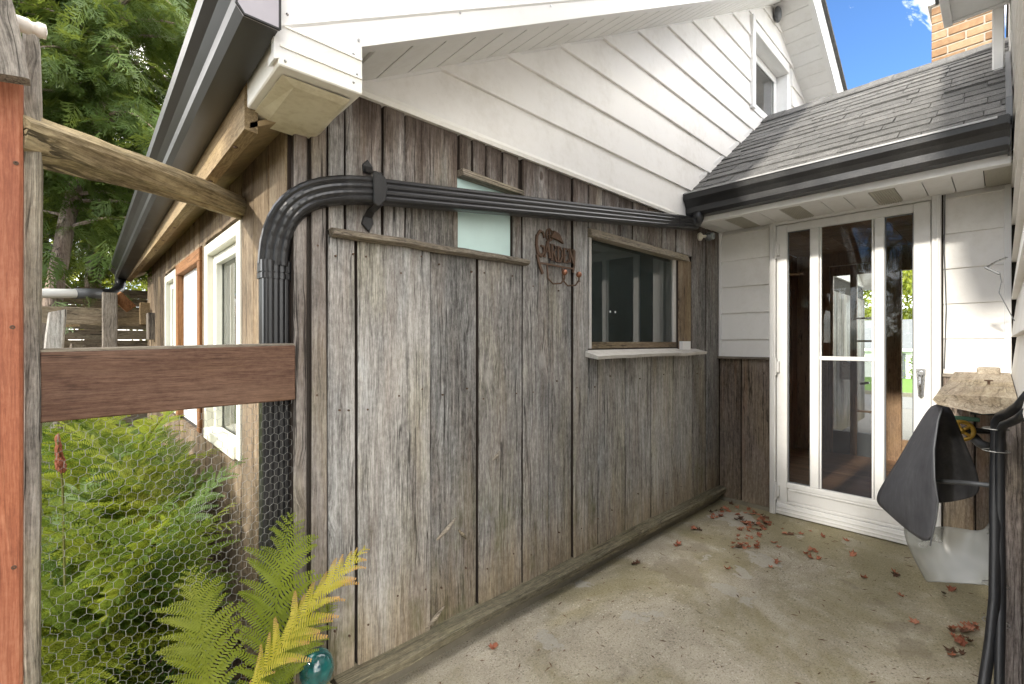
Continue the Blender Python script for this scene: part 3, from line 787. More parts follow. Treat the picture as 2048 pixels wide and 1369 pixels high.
# eave of the side wall: OSB soffit and raw fascia
m = MB(); m.hexa([(.352, 1.46, 1.806), (.470, 1.46, 1.872), (.470, YE + .3, 1.872), (.352, YE + .3, 1.806), (.352, 1.46, 1.822), (.470, 1.46, 1.888), (.470, YE + .3, 1.888), (.352, YE + .3, 1.822)])
obj('eave_soffit', m, M['osb'], shed)
m = MB(); m.hexa([(.338, 1.46, 1.80), (.372, 1.46, 1.796), (.372, YE + .3, 1.796), (.338, YE + .3, 1.80), (.338, 1.46, 1.99), (.372, 1.46, 1.99), (.372, YE + .3, 1.99), (.338, YE + .3, 1.99)])
obj('eave_fascia', m, M['rawwood'], shed)
for k in range(9):
    yy = 1.6 + k * .42 + R.uniform(-.1, .1)
    obj('nail', MB().lathe([(.006, 0), (.006, -.003)], (.355 + R.uniform(-.008, .008), yy, 1.797), 'Z', 6), M['rust'], shed)

# ================================================================== SIDE GUTTER (black, along the shed eave)
gut = thing('eave_gutter', 'long black metal gutter along the shed eave above the ferns', 'gutter', (.3, 1.15, 1.95))
kp = [(0, 0), (-.072, 0), (-.086, .018), (-.088, .045), (-.104, .066), (-.124, .084), (-.128, .112), (-.112, .112), (-.112, .106), (-.120, .104), (-.116, .090), (-.098, .072), (-.080, .050), (-.078, .020), (-.068, .007), (-.006, .007), (-.006, .115), (0, .115)]
gy0, gy1 = 1.15, 5.95
m = MB(); loops = []
for i in range(9):
    t = i / 8; y = gy0 + (gy1 - gy0) * t; z = 1.925 - .115 * t
    loops.append([(.337 + a, y, z + b) for a, b in kp])
obj('trough', m.loft(loops), M['blackgut'], gut)
m = MB(); capo = [(0, -.001), (-.073, -.001), (-.088, .018), (-.090, .045), (-.106, .066), (-.126, .084), (-.130, .114), (0, .117)]
m.loft([[(.338 + a, gy0 - .006, 1.925 + b) for a, b in capo], [(.338 + a, gy0 + .004, 1.925 + b) for a, b in capo]])
obj('end_cap', m, M['capend'], gut)
m = MB().tube([(.338 + a, gy0 - .004, 1.925 + b) for a, b in capo[:7]], .0035, 5)
m.tube([(.338, gy0 - .004, 1.925), (.338, gy0 - .004, 2.04)], .004, 5)
obj('cap_rim', m, M['black'], gut)
ez = 1.81
obj('outlet_elbow', MB().tube([(.29, 5.86, ez + .01), (.29, 5.86, ez - .05), (.275, 5.80, ez - .10), (.23, 5.74, ez - .145), (.15, 5.68, ez - .165), (.06, 5.64, ez - .172)], .042, 12), M['black'], gut, smooth=True)
obj('drain_pipe', MB().tube([(.12, 5.665, ez - .168), (-.10, 5.56, ez - .19), (-.9, 5.2, ez - .27)], .040, 12), M['whitepipe'], gut, smooth=True)
obj('coupling', MB().tube([(.14, 5.675, ez - .165), (-.03, 5.595, ez - .182)], .045, 12), M['grey'], gut, smooth=True)

# ================================================================== ENTRY (breezeway)
XI = 5.5
ent = thing('entry_porch', 'small white and wood clad entry between the shed and the white house', 'entryway', (XB + .4, .75, 0))
DY0, DY1, DZ = .235, 1.119, 2.052
ew = obj('front_wall', MB().box(XB + .002, XB + .05, DY1, YA - .03, 0, 2.3), M['void'], ent)
ew2 = obj('front_wall', MB().box(XB + .002, XB + .05, -.06, DY0, 0, 2.3), M['void'], ent)
obj('wall_header', MB().box(XB + .002, XB + .05, DY0, DY1, DZ, 2.3), M['siding'], ent)
for k in range(5):
    z = 1.022 + .1965 * k
    if k == 0: lap(ew, frB, DY1 + .005, YA - .028, 1.09, 1.219)
    else: lap(ew, frB, DY1 + .005, YA - .028, z, z + .1965)
for k in range(5):
    z = 1.022 + .1965 * k
    lap(ew2, frB, -.01, DY0 - .008, z, z + .1965, lip=.012)
lap(ew, frB, DY1 + .005, YA - .028, 2.0045, 2.040); lap(ew2, frB, -.01, DY0 - .008, 2.0045, 2.040, lip=.012)
obj('corner_trim', MB().box(XB - .024, XB, -.034, -.008, 1.03, 2.03), M['trim'], ent, bev=.002)
obj('corner_trim', MB().box(XB - .022, XB, YA - .046, YA - .028, 1.09, 2.03), M['trim'], ent, bev=.002)
ys = [DY1 + .004, 1.318, YA - .03]
for a, b in zip(ys, ys[1:]): plank(ew, M['entrywood'], frB, a, b, .03, 1.075, th=.02)
ys = [-.055, .10, DY0 - .004]
for a, b in zip(ys, ys[1:]): plank(ew2, M['entrywood'], frB, a, b, .02, 1.015, th=.02)
obj('belt_ledge', MB().box(XB - .05, XB, DY1 + .002, YA - .025, 1.075, 1.092), M['boardY'], ent, bev=.002)
obj('belt_ledge', MB().box(XB - .028, XB, .018, DY0 - .004, 1.004, 1.022), M['boardY'], ent, bev=.002)
m = MB(); m.box(XB - .02, XB + .02, DY1, YA, -.02, .03)
obj('threshold_mortar', m, M['foundation'], ent, bev=.004)
# soffit under the entry eave
XG = 3.10
es = obj('soffit', MB().box(XG, XB, -.058, YA - .03, 2.046, 2.07), M['void'], ent)
y = -.05; k = 0
while y < YA - .05:
    b = min(y + .112, YA - .031)
    vent = k in (0, 4, 8, 11)
    m = MB().box(XG + .05, XB - .026, y + .002, b - .002, 2.030, 2.045)
    if vent:
        for q in range(9):
            yy = y + .008 + q * .0108
            if yy < b - .008: m.box(XG + .06, XB - .04, yy, yy + .005, 2.026, 2.030)
    obj('soffit_panel', m, M['vent' if vent else 'soffit'], es)
    y = b; k += 1
obj('fascia', MB().box(XG - .004, XG + .05, -.03, YA - .026, 2.018, 2.20), M['soffit'], ent, bev=.003)
obj('cable', MB().tube([(XB - .022, DY0 - .012, 1.05), (XB - .024, DY0 - .020, 1.4), (XB - .024, DY0 - .012, 1.7), (XB - .022, DY0 - .015, 2.03)], .003, 5), M['grey'], ent)

# --- storm door
dr = obj('storm_door', MB().box(XB - .020, XB + .03, DY0 + .045, DY0 + .075, .012, DZ - .05), M['door'], ent)
tag(dr, 'white aluminium storm door with three tall glass panes')
def dbox(nm, y0, y1, z0, z1, n0, n1, mat='door', bev=.004): return obj(nm, MB().box(XB - n1, XB - n0, y0, y1, z0, z1), M[mat], dr, bev=bev)
# outer casing
dbox('casing', DY1 - .038, DY1, 0, DZ, -.02, .045); dbox('casing', DY0, DY0 + .040, 0, DZ, -.02, .045); dbox('casing', DY0 + .040, DY1 - .038, DZ - .04, DZ, -.02, .045)
dbox('casing_bead', DY1 - .030, DY1 - .020, .01, DZ - .008, .045, .053, bev=.002); dbox('casing_bead', DY0 + .008, DY0 + .020, .01, DZ - .008, .045, .053, bev=.002); dbox('casing_bead', DY0 + .02, DY1 - .03, DZ - .020, DZ - .010, .045, .053, bev=.002)
a0, a1 = DY0 + .043, DY1 - .041
zt, zb = 1.957, .232
# stiles and rails
dbox('stile', 1.012, a1, .012, DZ - .043, -.005, .030); dbox('stile', a0, .354, .012, DZ - .043, -.005, .030)
dbox('rail', .354, 1.012, zt, DZ - .043, -.005, .0295); dbox('rail', .354, 1.012, .085, .105, -.005, .029)
dbox('rail', .354, 1.012, .195, zb, -.005, .033); dbox('rail_bead', .36, 1.006, .178, .194, .0, .030)
dbox('kick_panel', .354, 1.012, .105, .178, -.005, .020)
dbox('door_sweep', a0, a1, .008, .084, .02, .040); dbox('sweep_rib', a0, a1, .03, .038, .040, .046, bev=.002); dbox('sweep_rib', a0, a1, .056, .064, .040, .046, bev=.002)
dbox('mullion', .826, .877, zb, zt, -.005, .029); dbox('mullion', .488, .536, zb, zt, -.005, .029)
dbox('cross_rail', .536, .826, 1.080, 1.106, -.002, .020)
for s in (.540, .814): dbox('glazing_bead', s, s + .010, zb, zt, .0, .017, bev=.001)
for (y0, y1, z0, z1, mt) in ((.877, 1.012, zb, zt, 'doorglass'), (.536, .826, 1.106, zt, 'doorglass'), (.536, .826, zb, 1.08, 'screen'), (.354, .488, zb, zt, 'doorglass')):
    dbox('pane', y0 - .003, y1 + .003, z0 - .003, z1 + .003, .004, .008, mt, bev=0)
for (y0, y1) in ((.877, 1.012), (.354, .488)):
    for s in (y0, y1 - .006): dbox('gasket', s, s + .006, zb, zt, .0, .012, 'grey', bev=0)
    dbox('gasket', y0 + .006, y1 - .006, zb, zb + .006, .0, .012, 'grey', bev=0); dbox('gasket', y0 + .006, y1 - .006, zt - .006, zt, .0, .012, 'grey', bev=0)
for zz in (1.80, .99, .13):
    m = MB().box(XB - .052, XB - .030, DY1 - .062, DY1 - .036, zz, zz + .075)
    m.tube([(XB - .054, DY1 - .043, zz - .02), (XB - .054, DY1 - .043, zz + .10)], .006, 8)
    obj('hinge', m, M['door'], dr)
# pull handle
hy = .321
h = obj('handle', MB().hexa([(XB - .040, hy - .012, .885), (XB - .030, hy - .012, .885), (XB - .030, hy + .012, .885), (XB - .040, hy + .012, .885), (XB - .040, hy - .021, 1.045), (XB - .030, hy - .021, 1.045), (XB - .030, hy + .021, 1.045), (XB - .040, hy + .021, 1.045)]), M['chrome'], dr, bev=.002)
obj('grip', MB().sweep([(-.011, -.006), (.011, -.006), (.009, .006), (-.009, .006)], [(XB - .045, hy, 1.015), (XB - .070, hy, .995), (XB - .074, hy, .96), (XB - .066, hy, .915), (XB - .042, hy, .89)], (0, 1, 0)), M['chrome'], h, bev=.002)
obj('button', MB().lathe([(.013, 0), (.013, -.018), (.010, -.022)], (XB - .040, hy, 1.018), 'X', 12), M['chrome'], h)

# --- interior of the entry
fl = obj('floor', MB().box(XB + .05, XI, .0, YA - .03, -.02, .075), M['void'], ent)
x = XB + .052
while x < XI - .02:
    obj('floor_board', MB().box(x + .001, min(x + .082, XI) - .001, .002, YA - .032, .076, .098), M['floor'], fl); x += .083
lw = obj('inner_wall', MB().box(XB + .05, XI, YA - .028, YA - .006, .09, 2.1), M['void'], ent)
x = XB + .052
while x < XI - .02:
    b = min(x + .19, XI - .002); plank(lw, M['panel'], lambda u, w, n: (u, YA - .029 - n, w), x, b, .1, 2.08, th=.008); x = b
rw = obj('inner_wall', MB().box(XB + .05, XI, -.06, .012, .09, 2.3), M['panel'], ent)
cl = obj('inner_ceiling', MB().box(XB + .05, XI, .012, YA - .04, 2.1, 2.12), M['void'], ent)
y = .014
while y < YA - .06:
    b = min(y + .14, YA - .041); obj('ceiling_board', MB().box(XB + .052, XI - .002, y + .001, b - .001, 2.085, 2.099), M['ceil'], cl); y = b
# back wall with a dark glazed door and a tall sidelight
bw = lambda nm, y0, y1, z0, z1, mat='panel', x0=XI, x1=XI + .06, par=ent: obj(nm, MB().box(x0, x1, y0, y1, z0, z1), M[mat], par, bev=.003)
bw('back_wall', .0, .505, 0, 2.3); bw('back_wall', .632, .765, 0, 2.3); bw('back_wall', .505, .632, 1.86, 2.3); bw('back_wall', .505, .632, 0, .30); bw('back_wall', .765, 1.48, 1.96, 2.3); bw('back_wall', 1.19, 1.48, 0, 1.96)
bd = bw('back_door', .770, .787, .05, 1.955, 'darkwood' if 'darkwood' in M else 'panel')
tag(bd, 'dark inner door with two tall panes')
bw('stile', .966, 1.020, .05, 1.955, 'panel', XI + .003, XI + .05, bd); bw('stile', 1.160, 1.188, .05, 1.955, 'panel', XI + .003, XI + .05, bd)
for y0, y1 in ((.787, .966), (1.02, 1.16)):
    bw('rail', y0, y1, 1.86, 1.955, 'panel', XI + .004, XI + .049, bd); bw('rail', y0, y1, .05, .32, 'grey', XI + .004, XI + .049, bd)
    bw('pane', y0 - .003, y1 + .003, .32, 1.86, 'doorglass', XI + .024, XI + .028, bd)
for zz in (1.20, 1.42, .52): bw('glazing_bar', .787, .966, zz, zz + .018, 'panel', XI + .012, XI + .04, bd)
obj('lever', MB().tube([(XI - .05, .93, .80), (XI - .055, .86, .815)], .012, 8), M['chrome'], bd)
bw('sidelight_pane', .503, .634, .30, 1.86, 'doorglass', XI + .03, XI + .034)
bw('curtain_rail', 1.05, 1.47, 1.72, 1.74, 'panel', XB + .5, XB + .52)
bx = obj('cabinet', MB().box(XB + .35, XB + .9, YA - .13, YA - .040, .10, 1.08), M['panel'], ent, bev=.004)
# roof of the entry
RS = .667; RX0, RZ0, RXR = 3.045, 2.205, 4.58
rz = lambda x: RZ0 + RS * (x - RX0)
RY0, RY1 = -.030, YA - .022
rm = MB().prism([(RX0, rz(RX0)), (RXR, rz(RXR)), (XI + .35, rz(RXR) - RS * (XI + .35 - RXR)), (XI + .35, rz(RXR) - RS * (XI + .35 - RXR) - .05), (RXR, rz(RXR) - .06), (RX0, rz(RX0) - .03)], lambda u, w, n: (u, n, w), RY0, RY1)
rf = obj('roof', rm, M['void'], ent)
tag(rf, 'dark grey asphalt shingle roof of the entry')
ex = .098
nrow = int((RXR - RX0) / ex) + 1
cs = math.sqrt(1 + RS * RS)
for i in range(nrow):
    xa = RX0 - .012 + i * ex; xb = min(xa + ex * 1.55, RXR + .004)
    y = RY0 - R.uniform(0, .25); row = []
    while y < RY1:
        w_ = R.uniform(.12, .34); a, b = max(y, RY0), min(y + w_, RY1); y += w_
        if b - a < .03: continue
        t = .010
        l0, l1, l2 = R.uniform(-.009, .009), R.uniform(-.009, .009), R.uniform(-.005, .005)
        n = (-RS / cs, 1 / cs)
        P3 = lambda x, y, h: (x + n[0] * h, y, rz(x) + n[1] * h)
        g_ = R.uniform(.0008, .003)
        m = MB().hexa([P3(xa + l0, a + g_, .002), P3(xb, a + g_, .001), P3(xb, b - g_, .001), P3(xa + l1, b - g_, .002),
                       P3(xa + l0, a + g_, 0.014 + l2), P3(xb, a + g_, .004), P3(xb, b - g_, .004), P3(xa + l1, b - g_, 0.014 + l2 + R.uniform(-.002, .002))])
        obj('shingle', m, M['shingle'], rf)
y = RY0
while y < RY1:
    b = min(y + .15, RY1); h = R.uniform(0, .006)
    m = MB().prism([(RXR - .13, rz(RXR - .13) + .018), (RXR, rz(RXR) + .022 + h), (RXR + .13, rz(RXR - .13) + .018), (RXR + .13, rz(RXR - .13) + .026), (RXR, rz(RXR) + .032 + h), (RXR - .13, rz(RXR - .13) + .026 + h)], lambda u, w, n: (u, n, w), y, b - .001)
    obj('ridge_shingle', m, M['shingle'], rf); y = b
# white step flashing along the gable
m = MB().hexa([(RX0 + .2, RY1 - .004, rz(RX0 + .2) + .02), (RXR, RY1 - .004, rz(RXR) + .02), (RXR, RY1 + .004, rz(RXR) + .02), (RX0 + .2, RY1 + .004, rz(RX0 + .2) + .02),
               (RX0 + .2, RY1 - .004, rz(RX0 + .2) + .055), (RXR, RY1 - .004, rz(RXR) + .055), (RXR, RY1 + .004, rz(RXR) + .055), (RX0 + .2, RY1 + .004, rz(RX0 + .2) + .055)])
obj('step_flashing', m, M['trim'], ent)
obj('wall_flashing', MB().hexa([(RX0, -.032, rz(RX0) - .05), (RX0 + .85, -.032, rz(RX0 + .85) - .05), (RX0 + .85, -.012, rz(RX0 + .85) - .05), (RX0, -.012, rz(RX0) - .05), (RX0, -.032, rz(RX0) + .10), (RX0 + .85, -.032, rz(RX0 + .85) + .10), (RX0 + .85, -.012, rz(RX0 + .85) + .10), (RX0, -.012, rz(RX0) + .10)]), M['grey'], ent)

# ================================================================== ENTRY GUTTER + DOWNSPOUT
g2 = thing('entry_gutter', 'short black metal gutter over the white storm door', 'gutter', (3.04, .75, 2.05))
m = MB(); loops = []
for i in range(5):
    y = -.02 + (YA - .035 + .02) * i / 4
    loops.append([(XG - .006 + a * .92, y, 2.050 + .010 * (1 - i / 4) + b * 1.30) for a, b in kp])
obj('trough', m.loft(loops), M['black'], g2)
for yy in (-.022, YA - .036):
    m = MB(); m.loft([[(XG - .006 + a * .93, yy + d, 2.052 + b * 1.30) for a, b in capo] for d in (-.003, .004)])
    obj('end_cap', m, M['black'], g2)
obj('lit_rim', MB().box(XG - .130, XG - .085, .014, YA - .04, 2.196, 2.204), M['rimgrey'], g2)  # pale strip added as the lit rim along the gutter's top edge
ds = thing('downspout', 'ribbed black downspout running across the plank wall and down the corner', 'downspout', (.442, 1.553, 0))
def ribprof(w, h):
    pts = []
    hw, hh = w / 2, h / 2
    # outer face (+side) with ribs; a rectangle with rounded corners
    for sx, sy, ang in ((1, -1, -90), (1, 1, 0), (-1, 1, 90), (-1, -1, 180)):
        for k in range(4):
            a = math.radians(ang + 30 * k); r = .014
            pts.append((sx * (hw - r) + r * math.cos(a), sy * (hh - r) + r * math.sin(a)))
        if sx == 1 and sy == -1:      # ribs on the +side face
            for q in (-.6, -.2, .2, .6): pts += [(hw, q * hh - .007), (hw - .0035, q * hh), (hw, q * hh + .007)]
        if sx == -1 and sy == 1:
            for q in (.5, 0, -.5): pts += [(-hw, q * hh + .007), (-hw + .0035, q * hh), (-hw, q * hh - .007)]
    return pts
rp = ribprof(.062, .082)
yD = YA - .075
pa = Vector((3.05, yD, 2.005)); pb = Vector((.70, yD, 1.700))
obj('pipe', MB().sweep(rp, [pa.lerp(pb, i / 6) for i in range(7)], (0, 0, 1)), M['black'], ds)
obj('outlet_elbow', MB().tube([(3.045, yD - .035, 2.075), (3.045, yD - .03, 2.035), (3.05, yD - .015, 2.012), (3.03, yD, 2.004), (2.98, yD, 1.997)], [.036, .036, .037, .038, .038], 14), M['black'], ds, smooth=True)
obj('joint_band', MB().sweep([(q[0] * 1.06, q[1] * 1.06) for q in ribprof(.062, .080)], [pa.lerp(pb, t) for t in (.085, .115)], (0, 0, 1)), M['black'], ds)
# crimped elbow: sweep with a corrugated scale
def bez(p0, p1, p2, p3, n):
    out = []
    for i in range(n + 1):
        t = i / n; out.append(p0 * (1 - t) ** 3 + p1 * 3 * t * (1 - t) ** 2 + p2 * 3 * t * t * (1 - t) + p3 * t ** 3)
    return out
e0 = pb; e3 = Vector((.442, 1.553, 1.44))
pth = bez(e0, Vector((.56, yD + .005, 1.678)), Vector((.440, 1.53, 1.675)), e3, 44)
scl = [1.04 + (.013 * math.sin(i * 2.1) if 3 < i < 42 else 0) for i in range(45)]
obj('elbow', MB().sweep(rp, pth, (0, 0, 1), scl), M['black'], ds)
obj('collar', MB().sweep([(q[0] * 1.09, q[1] * 1.09) for q in ribprof(.062, .080)], [(.442, 1.553, 1.45), (.442, 1.553, 1.415)], (1, 0, 0)), M['black'], ds)
obj('collar', MB().sweep([(q[0] * 1.09, q[1] * 1.09) for q in ribprof(.062, .080)], [(.442, 1.553, 1.412), (.442, 1.553, 1.395)], (1, 0, 0)), M['black'], ds)
obj('pipe', MB().sweep(ribprof(.064, .078), [(.442, 1.553, 1.43), (.442, 1.553, .9), (.442, 1.553, .02)], (1, 0, 0)), M['black'], ds)
# arrow-ended strap
def wallpoly(name, pts, n0, n1, mat, parent, bev=0): return obj(name, MB().prism(pts, frA, n0, n1), mat, parent, bev=bev)
sx = .715
st = wallpoly('strap', [(sx - .016, 1.775), (sx - .019, 1.80), (sx, 1.822), (sx + .019, 1.80), (sx + .016, 1.775)], .024, .032, M['black'], ds, .002)
wallpoly('strap_end', [(sx - .014, 1.63), (sx - .022, 1.60), (sx + .004, 1.575), (sx + .020, 1.605), (sx + .014, 1.64)], .024, .034, M['black'], ds, .002)
obj('strap_arm', MB().sweep([(-.014, -.002), (.014, -.002), (.014, .002), (-.014, .002)], [(sx, YA - .028, 1.80), (sx, YA - .05, 1.772), (sx, YA - .112, 1.755)], (0, -1, 0)), M['black'], ds)
obj('strap_arm', MB().sweep([(-.014, -.002), (.014, -.002), (.014, .002), (-.014, .002)], [(sx, YA - .028, 1.62), (sx, YA - .05, 1.64), (sx + .004, YA - .105, 1.655)], (0, -1, 0)), M['black'], ds)
obj('strap_band', MB().prism([(sx - .02, 1.652), (sx - .002, 1.642), (sx + .022, 1.668), (sx + .030, 1.705), (sx + .022, 1.745), (sx - .004, 1.757), (sx - .022, 1.75)], frA, .108, .116), M['black'], ds, bev=.003)

# ================================================================== WHITE HOUSE (right) with chimney
ho = thing('white_house', 'white sided house whose wall edges the patio beside the storm door', 'house', (3.9, -.6, 0))
HX0, HX1 = .60, 3.90
frD = lambda u, w, n: (u, -.059 + n, w)
hw = obj('side_wall', MB().box(HX0, HX1, -2.6, -.061, 0, 3.4), M['siding'], ho)
obj('rear_wing', MB().box(HX1 + .001, 7.2, -2.6, -.03, 0, 3.4), M['siding'], ho)
obj('rear_roof', MB().box(HX1 + .1, 7.4, -2.7, -.02, 3.4, 3.5), M['shingle'], ho)
z = 1.03
while z < 3.12:
    a = HX0 - .004
    while a < HX1 - .01:
        b = min(a + 3.2, HX1); lap(hw, frD, a, b, z, min(z + .1965, 3.145), lip=.026, top=.006); a = b
    z += .1965
x = HX0
while x < XB - .03:
    b = min(x + R.uniform(.14, .2), XB - .002)
    plank(hw, M['postr'], frD, x, b, 0, 1.02, th=.008); x = b
ex_ = obj('end_siding', MB().box(HX0 - .01, HX0 - .003, -2.6, -.04, 0, 3.4), M['siding'], ho)
hs = obj('eave', MB().box(.30, 3.90, -.06, .235, 3.170, 3.30), M['soffit'], ho)
tag(hs, 'white soffit overhang of the house')
x = .32
while x < 3.86:
    obj('soffit_panel', MB().box(x + .002, min(x + .30, 3.872) - .002, -.006, .205, 3.155, 3.1695), M['soffit'], hs); x += .30
obj('fascia', MB().box(.28, 3.90, .206, .246, 3.140, 3.34), M['soffit'], hs, bev=.003)
obj('fascia', MB().box(3.875, 3.905, -.03, .2055, 3.148, 3.34), M['soffit'], hs, bev=.003)
rm = MB().hexa([(.25, -1.4, 4.05), (3.98, -1.4, 4.05), (3.98, .29, 3.345), (.25, .29, 3.345), (.25, -1.4, 4.09), (3.98, -1.4, 4.09), (3.98, .29, 3.385), (.25, .29, 3.385)])
obj('roof', rm, M['shingle'], ho)
obj('corner_downpipe', MB().box(3.905, 3.965, -.01, .04, 2.7, 3.16), M['trim'], ho, bev=.006)
chx, chy0, chy1 = 4.92, .045, .388
ch = obj('chimney', MB().box(chx + .008, chx + .60, chy0 + .006, chy1 - .006, 2.2, 3.86), M['mortar'], ho)
tag(ch, 'yellow orange brick chimney behind the entry roof')
z = 2.98; k = 0
while z < 3.83:
    y = chy1
    first = .098 if k % 2 else .2
    while y > chy0 + .02:
        a = max(y - first, chy0); first = .2
        if y - a > .03: obj('brick', MB().box(chx + R.uniform(-.002, .003), chx + .09, a + .005, y - .005, z, z + .056), M['brick'], ch, bev=.003)
        y = a
    for xx in range(3):
        x0 = chx + .095 + xx * .165 + (.0 if k % 2 else -.0)
        obj('brick', MB().box(x0 + .005, x0 + .160, chy1 - .09, chy1 + R.uniform(-.002, .003), z, z + .056), M['brick'], ch, bev=.003)
    z += .067; k += 1
obj('chimney_cap', MB().box(chx - .02, chx + .62, chy0 - .02, chy1 + .02, 3.86, 4.0), M['trim'], ch, bev=.004)

# ================================================================== RIGHT FOREGROUND: plank shelf, rubber, plastic, hoses
sh = thing('plank_shelf', 'thick bleached plank shelf with cracked end grain beside the storm door', 'shelf', (2.3, .03, 1.0))
m = MB(); loops = []
outl = [(-.075, 0), (.112, 0)]
for i in range(9):
    t = i / 8; x = 1.97 + t * (3.548 - 1.97)
    yl = .150 + .038 * t + R.uniform(-.004, .004); z = 1.036 + R.uniform(-.002, .002); b = .042 + R.uniform(-.003, .003)
    xs_ = x + (R.uniform(-.006, .006) if i else 0)
    loops.append([(xs_ + .006, -.030, z - b), (xs_ - .004, .04, z - b - .012), (xs_ + .004, yl - .012, z - b + .006), (xs_ + .012, yl, z - b * .5), (xs_ + .010, yl - .010, z - .004), (xs_, .04, z + .001), (xs_ + .004, -.030, z)])
obj('plank', m.loft(loops), M['shelf'], sh)
obj('bracket', MB().sweep([(-.012, -.004), (.012, -.004), (.012, .004), (-.012, .004)], [(2.1, -.015, .80), (2.1, -.012, .975), (2.1, .07, .978)], (1, 0, 0)), M['black'], sh)
obj('support_post', plank_mb(lambda u, w, n: (2.00 - n, u, w), -.042, .001, 0, .975, n0=-.09, th=.09, jit=.0015, tilt=.001, ch=.004, gap=0), M['postr'], sh)
obj('rusty_bolt', MB().lathe([(.004, 0), (.004, .022), (.012, .024), (.012, .028)], (2.55, .035, 1.026), 'Z', 8), M['rust'], sh)
bk = tag(box('wood_offcut', 3.36, 3.50, .005, .09, 1.030, 1.068, M['shelf'], None, .006), 'small sawn wood offcut lying at the back of the plank shelf', 'offcut')

# rubber flap: a stiff folded sheet hanging from the plank's end
def skin(name, grid, th, mat, parent=None, sub=2):
    m = MB(); nu = len(grid); nv = len(grid[0])
    for row in grid: m.v += [tuple(p) for p in row]
    for i in range(nu - 1):
        for j in range(nv - 1):
            a = i * nv + j; m.f.append((a, a + nv, a + nv + 1, a + 1))
    o = obj(name, m, mat, parent, smooth=True)
    s = o.modifiers.new('Subdivision', 'SUBSURF'); s.levels = s.render_levels = sub
    d = o.modifiers.new('Solidify', 'SOLIDIFY'); d.thickness = th; d.offset = 0
    return o
rbf = [  # front panel, rows top to bottom: left edge ... free right edge  (px, py, distance along the wall)
    [(1858, 818, 2.08), (1867, 812, 2.06), (1877, 809, 2.04), (1887, 809, 2.03)],
    [(1830, 862, 2.09), (1852, 852, 2.03), (1864, 846, 1.97), (1876, 842, 1.94)],
    [(1800, 918, 2.10), (1826, 908, 2.00), (1848, 902, 1.92), (1868, 898, 1.87)],
    [(1764, 972, 2.12), (1802, 968, 2.00), (1838, 962, 1.91), (1869, 956, 1.85)],
    [(1752, 996, 2.12), (1797, 1006, 2.01), (1838, 1010, 1.91), (1876, 1004, 1.85)],
    [(1758, 1010, 2.12), (1800, 1042, 2.01), (1836, 1050, 1.92), (1872, 1040, 1.86)],
    [(1764, 1014, 2.12), (1802, 1050, 2.02), (1834, 1074, 1.93), (1860, 1092, 1.88)]]
rbb = [  # back panel, curving round behind to the right edge
    [(1858, 818, 2.082), (1874, 811, 2.11), (1888, 811, 2.12), (1902, 816, 2.10)],
    [(1830, 862, 2.092), (1862, 860, 2.20), (1892, 856, 2.22), (1918, 860, 2.17)],
    [(1800, 918, 2.102), (1845, 916, 2.26), (1895, 912, 2.30), (1942, 916, 2.24)],
    [(1764, 972, 2.122), (1830, 968, 2.30), (1898, 962, 2.34), (1955, 950, 2.27)],
    [(1752, 996, 2.122), (1828, 1000, 2.30), (1900, 1000, 2.34), (1958, 972, 2.27)],
    [(1760, 1004, 2.122), (1830, 1008, 2.30), (1902, 1006, 2.34), (1957, 993, 2.27)]]
rb = skin('rubber_flap', [[onX(*p) for p in r] for r in rbf], .005, M['rubber'])
rbk = skin('back_panel', [[onX(*p) for p in r] for r in rbb], .005, M['rubber'], rb)
obj('seam', MB().tube([onX(px, py, x - .004) for px, py, x in (r[3] for r in rbf)], .0022, 6), M['grey'], rb)
tag(rb, 'folded black rubber sheet hanging from the plank shelf', 'rubber sheet')
clp = [
    [(1803, 1040, 2.12), (1845, 1060, 2.02), (1885, 1050, 2.0), (1935, 1060, 2.05), (1975, 1066, 2.02), (1986, 1020, 2.0)],
    [(1812, 1085, 2.12), (1848, 1095, 2.00), (1890, 1085, 2.0), (1935, 1090, 2.02), (1975, 1095, 2.0), (1988, 1080, 1.98)],
    [(1832, 1125, 2.10), (1856, 1130, 1.98), (1895, 1128, 1.97), (1935, 1130, 1.98), (1975, 1134, 1.97), (1989, 1130, 1.95)],
    [(1850, 1158, 2.06), (1868, 1156, 1.97), (1900, 1154, 1.95), (1935, 1158, 1.96), (1972, 1160, 1.96), (1989, 1166, 1.94)],
    [(1854, 1165, 2.05), (1872, 1164, 1.96), (1900, 1166, 1.94), (1935, 1168, 1.95), (1972, 1170, 1.95), (1989, 1172, 1.93)]]
cp = skin('plastic_sheet', [[onX(*p) for p in r] for r in clp], .003, M['plastic'])
tag(cp, 'scuffed clear plastic trough hanging below the black rubber sheet', 'plastic sheet')
rd = obj('metal_rod', MB().tube([onX(1868, 962, 2.05), onX(1930, 966, 2.02), onX(1990, 972, 1.99)], .007, 8), M['grey'], None, smooth=True)
tag(rd, 'short grey metal rod through the black rubber sheet', 'rod')
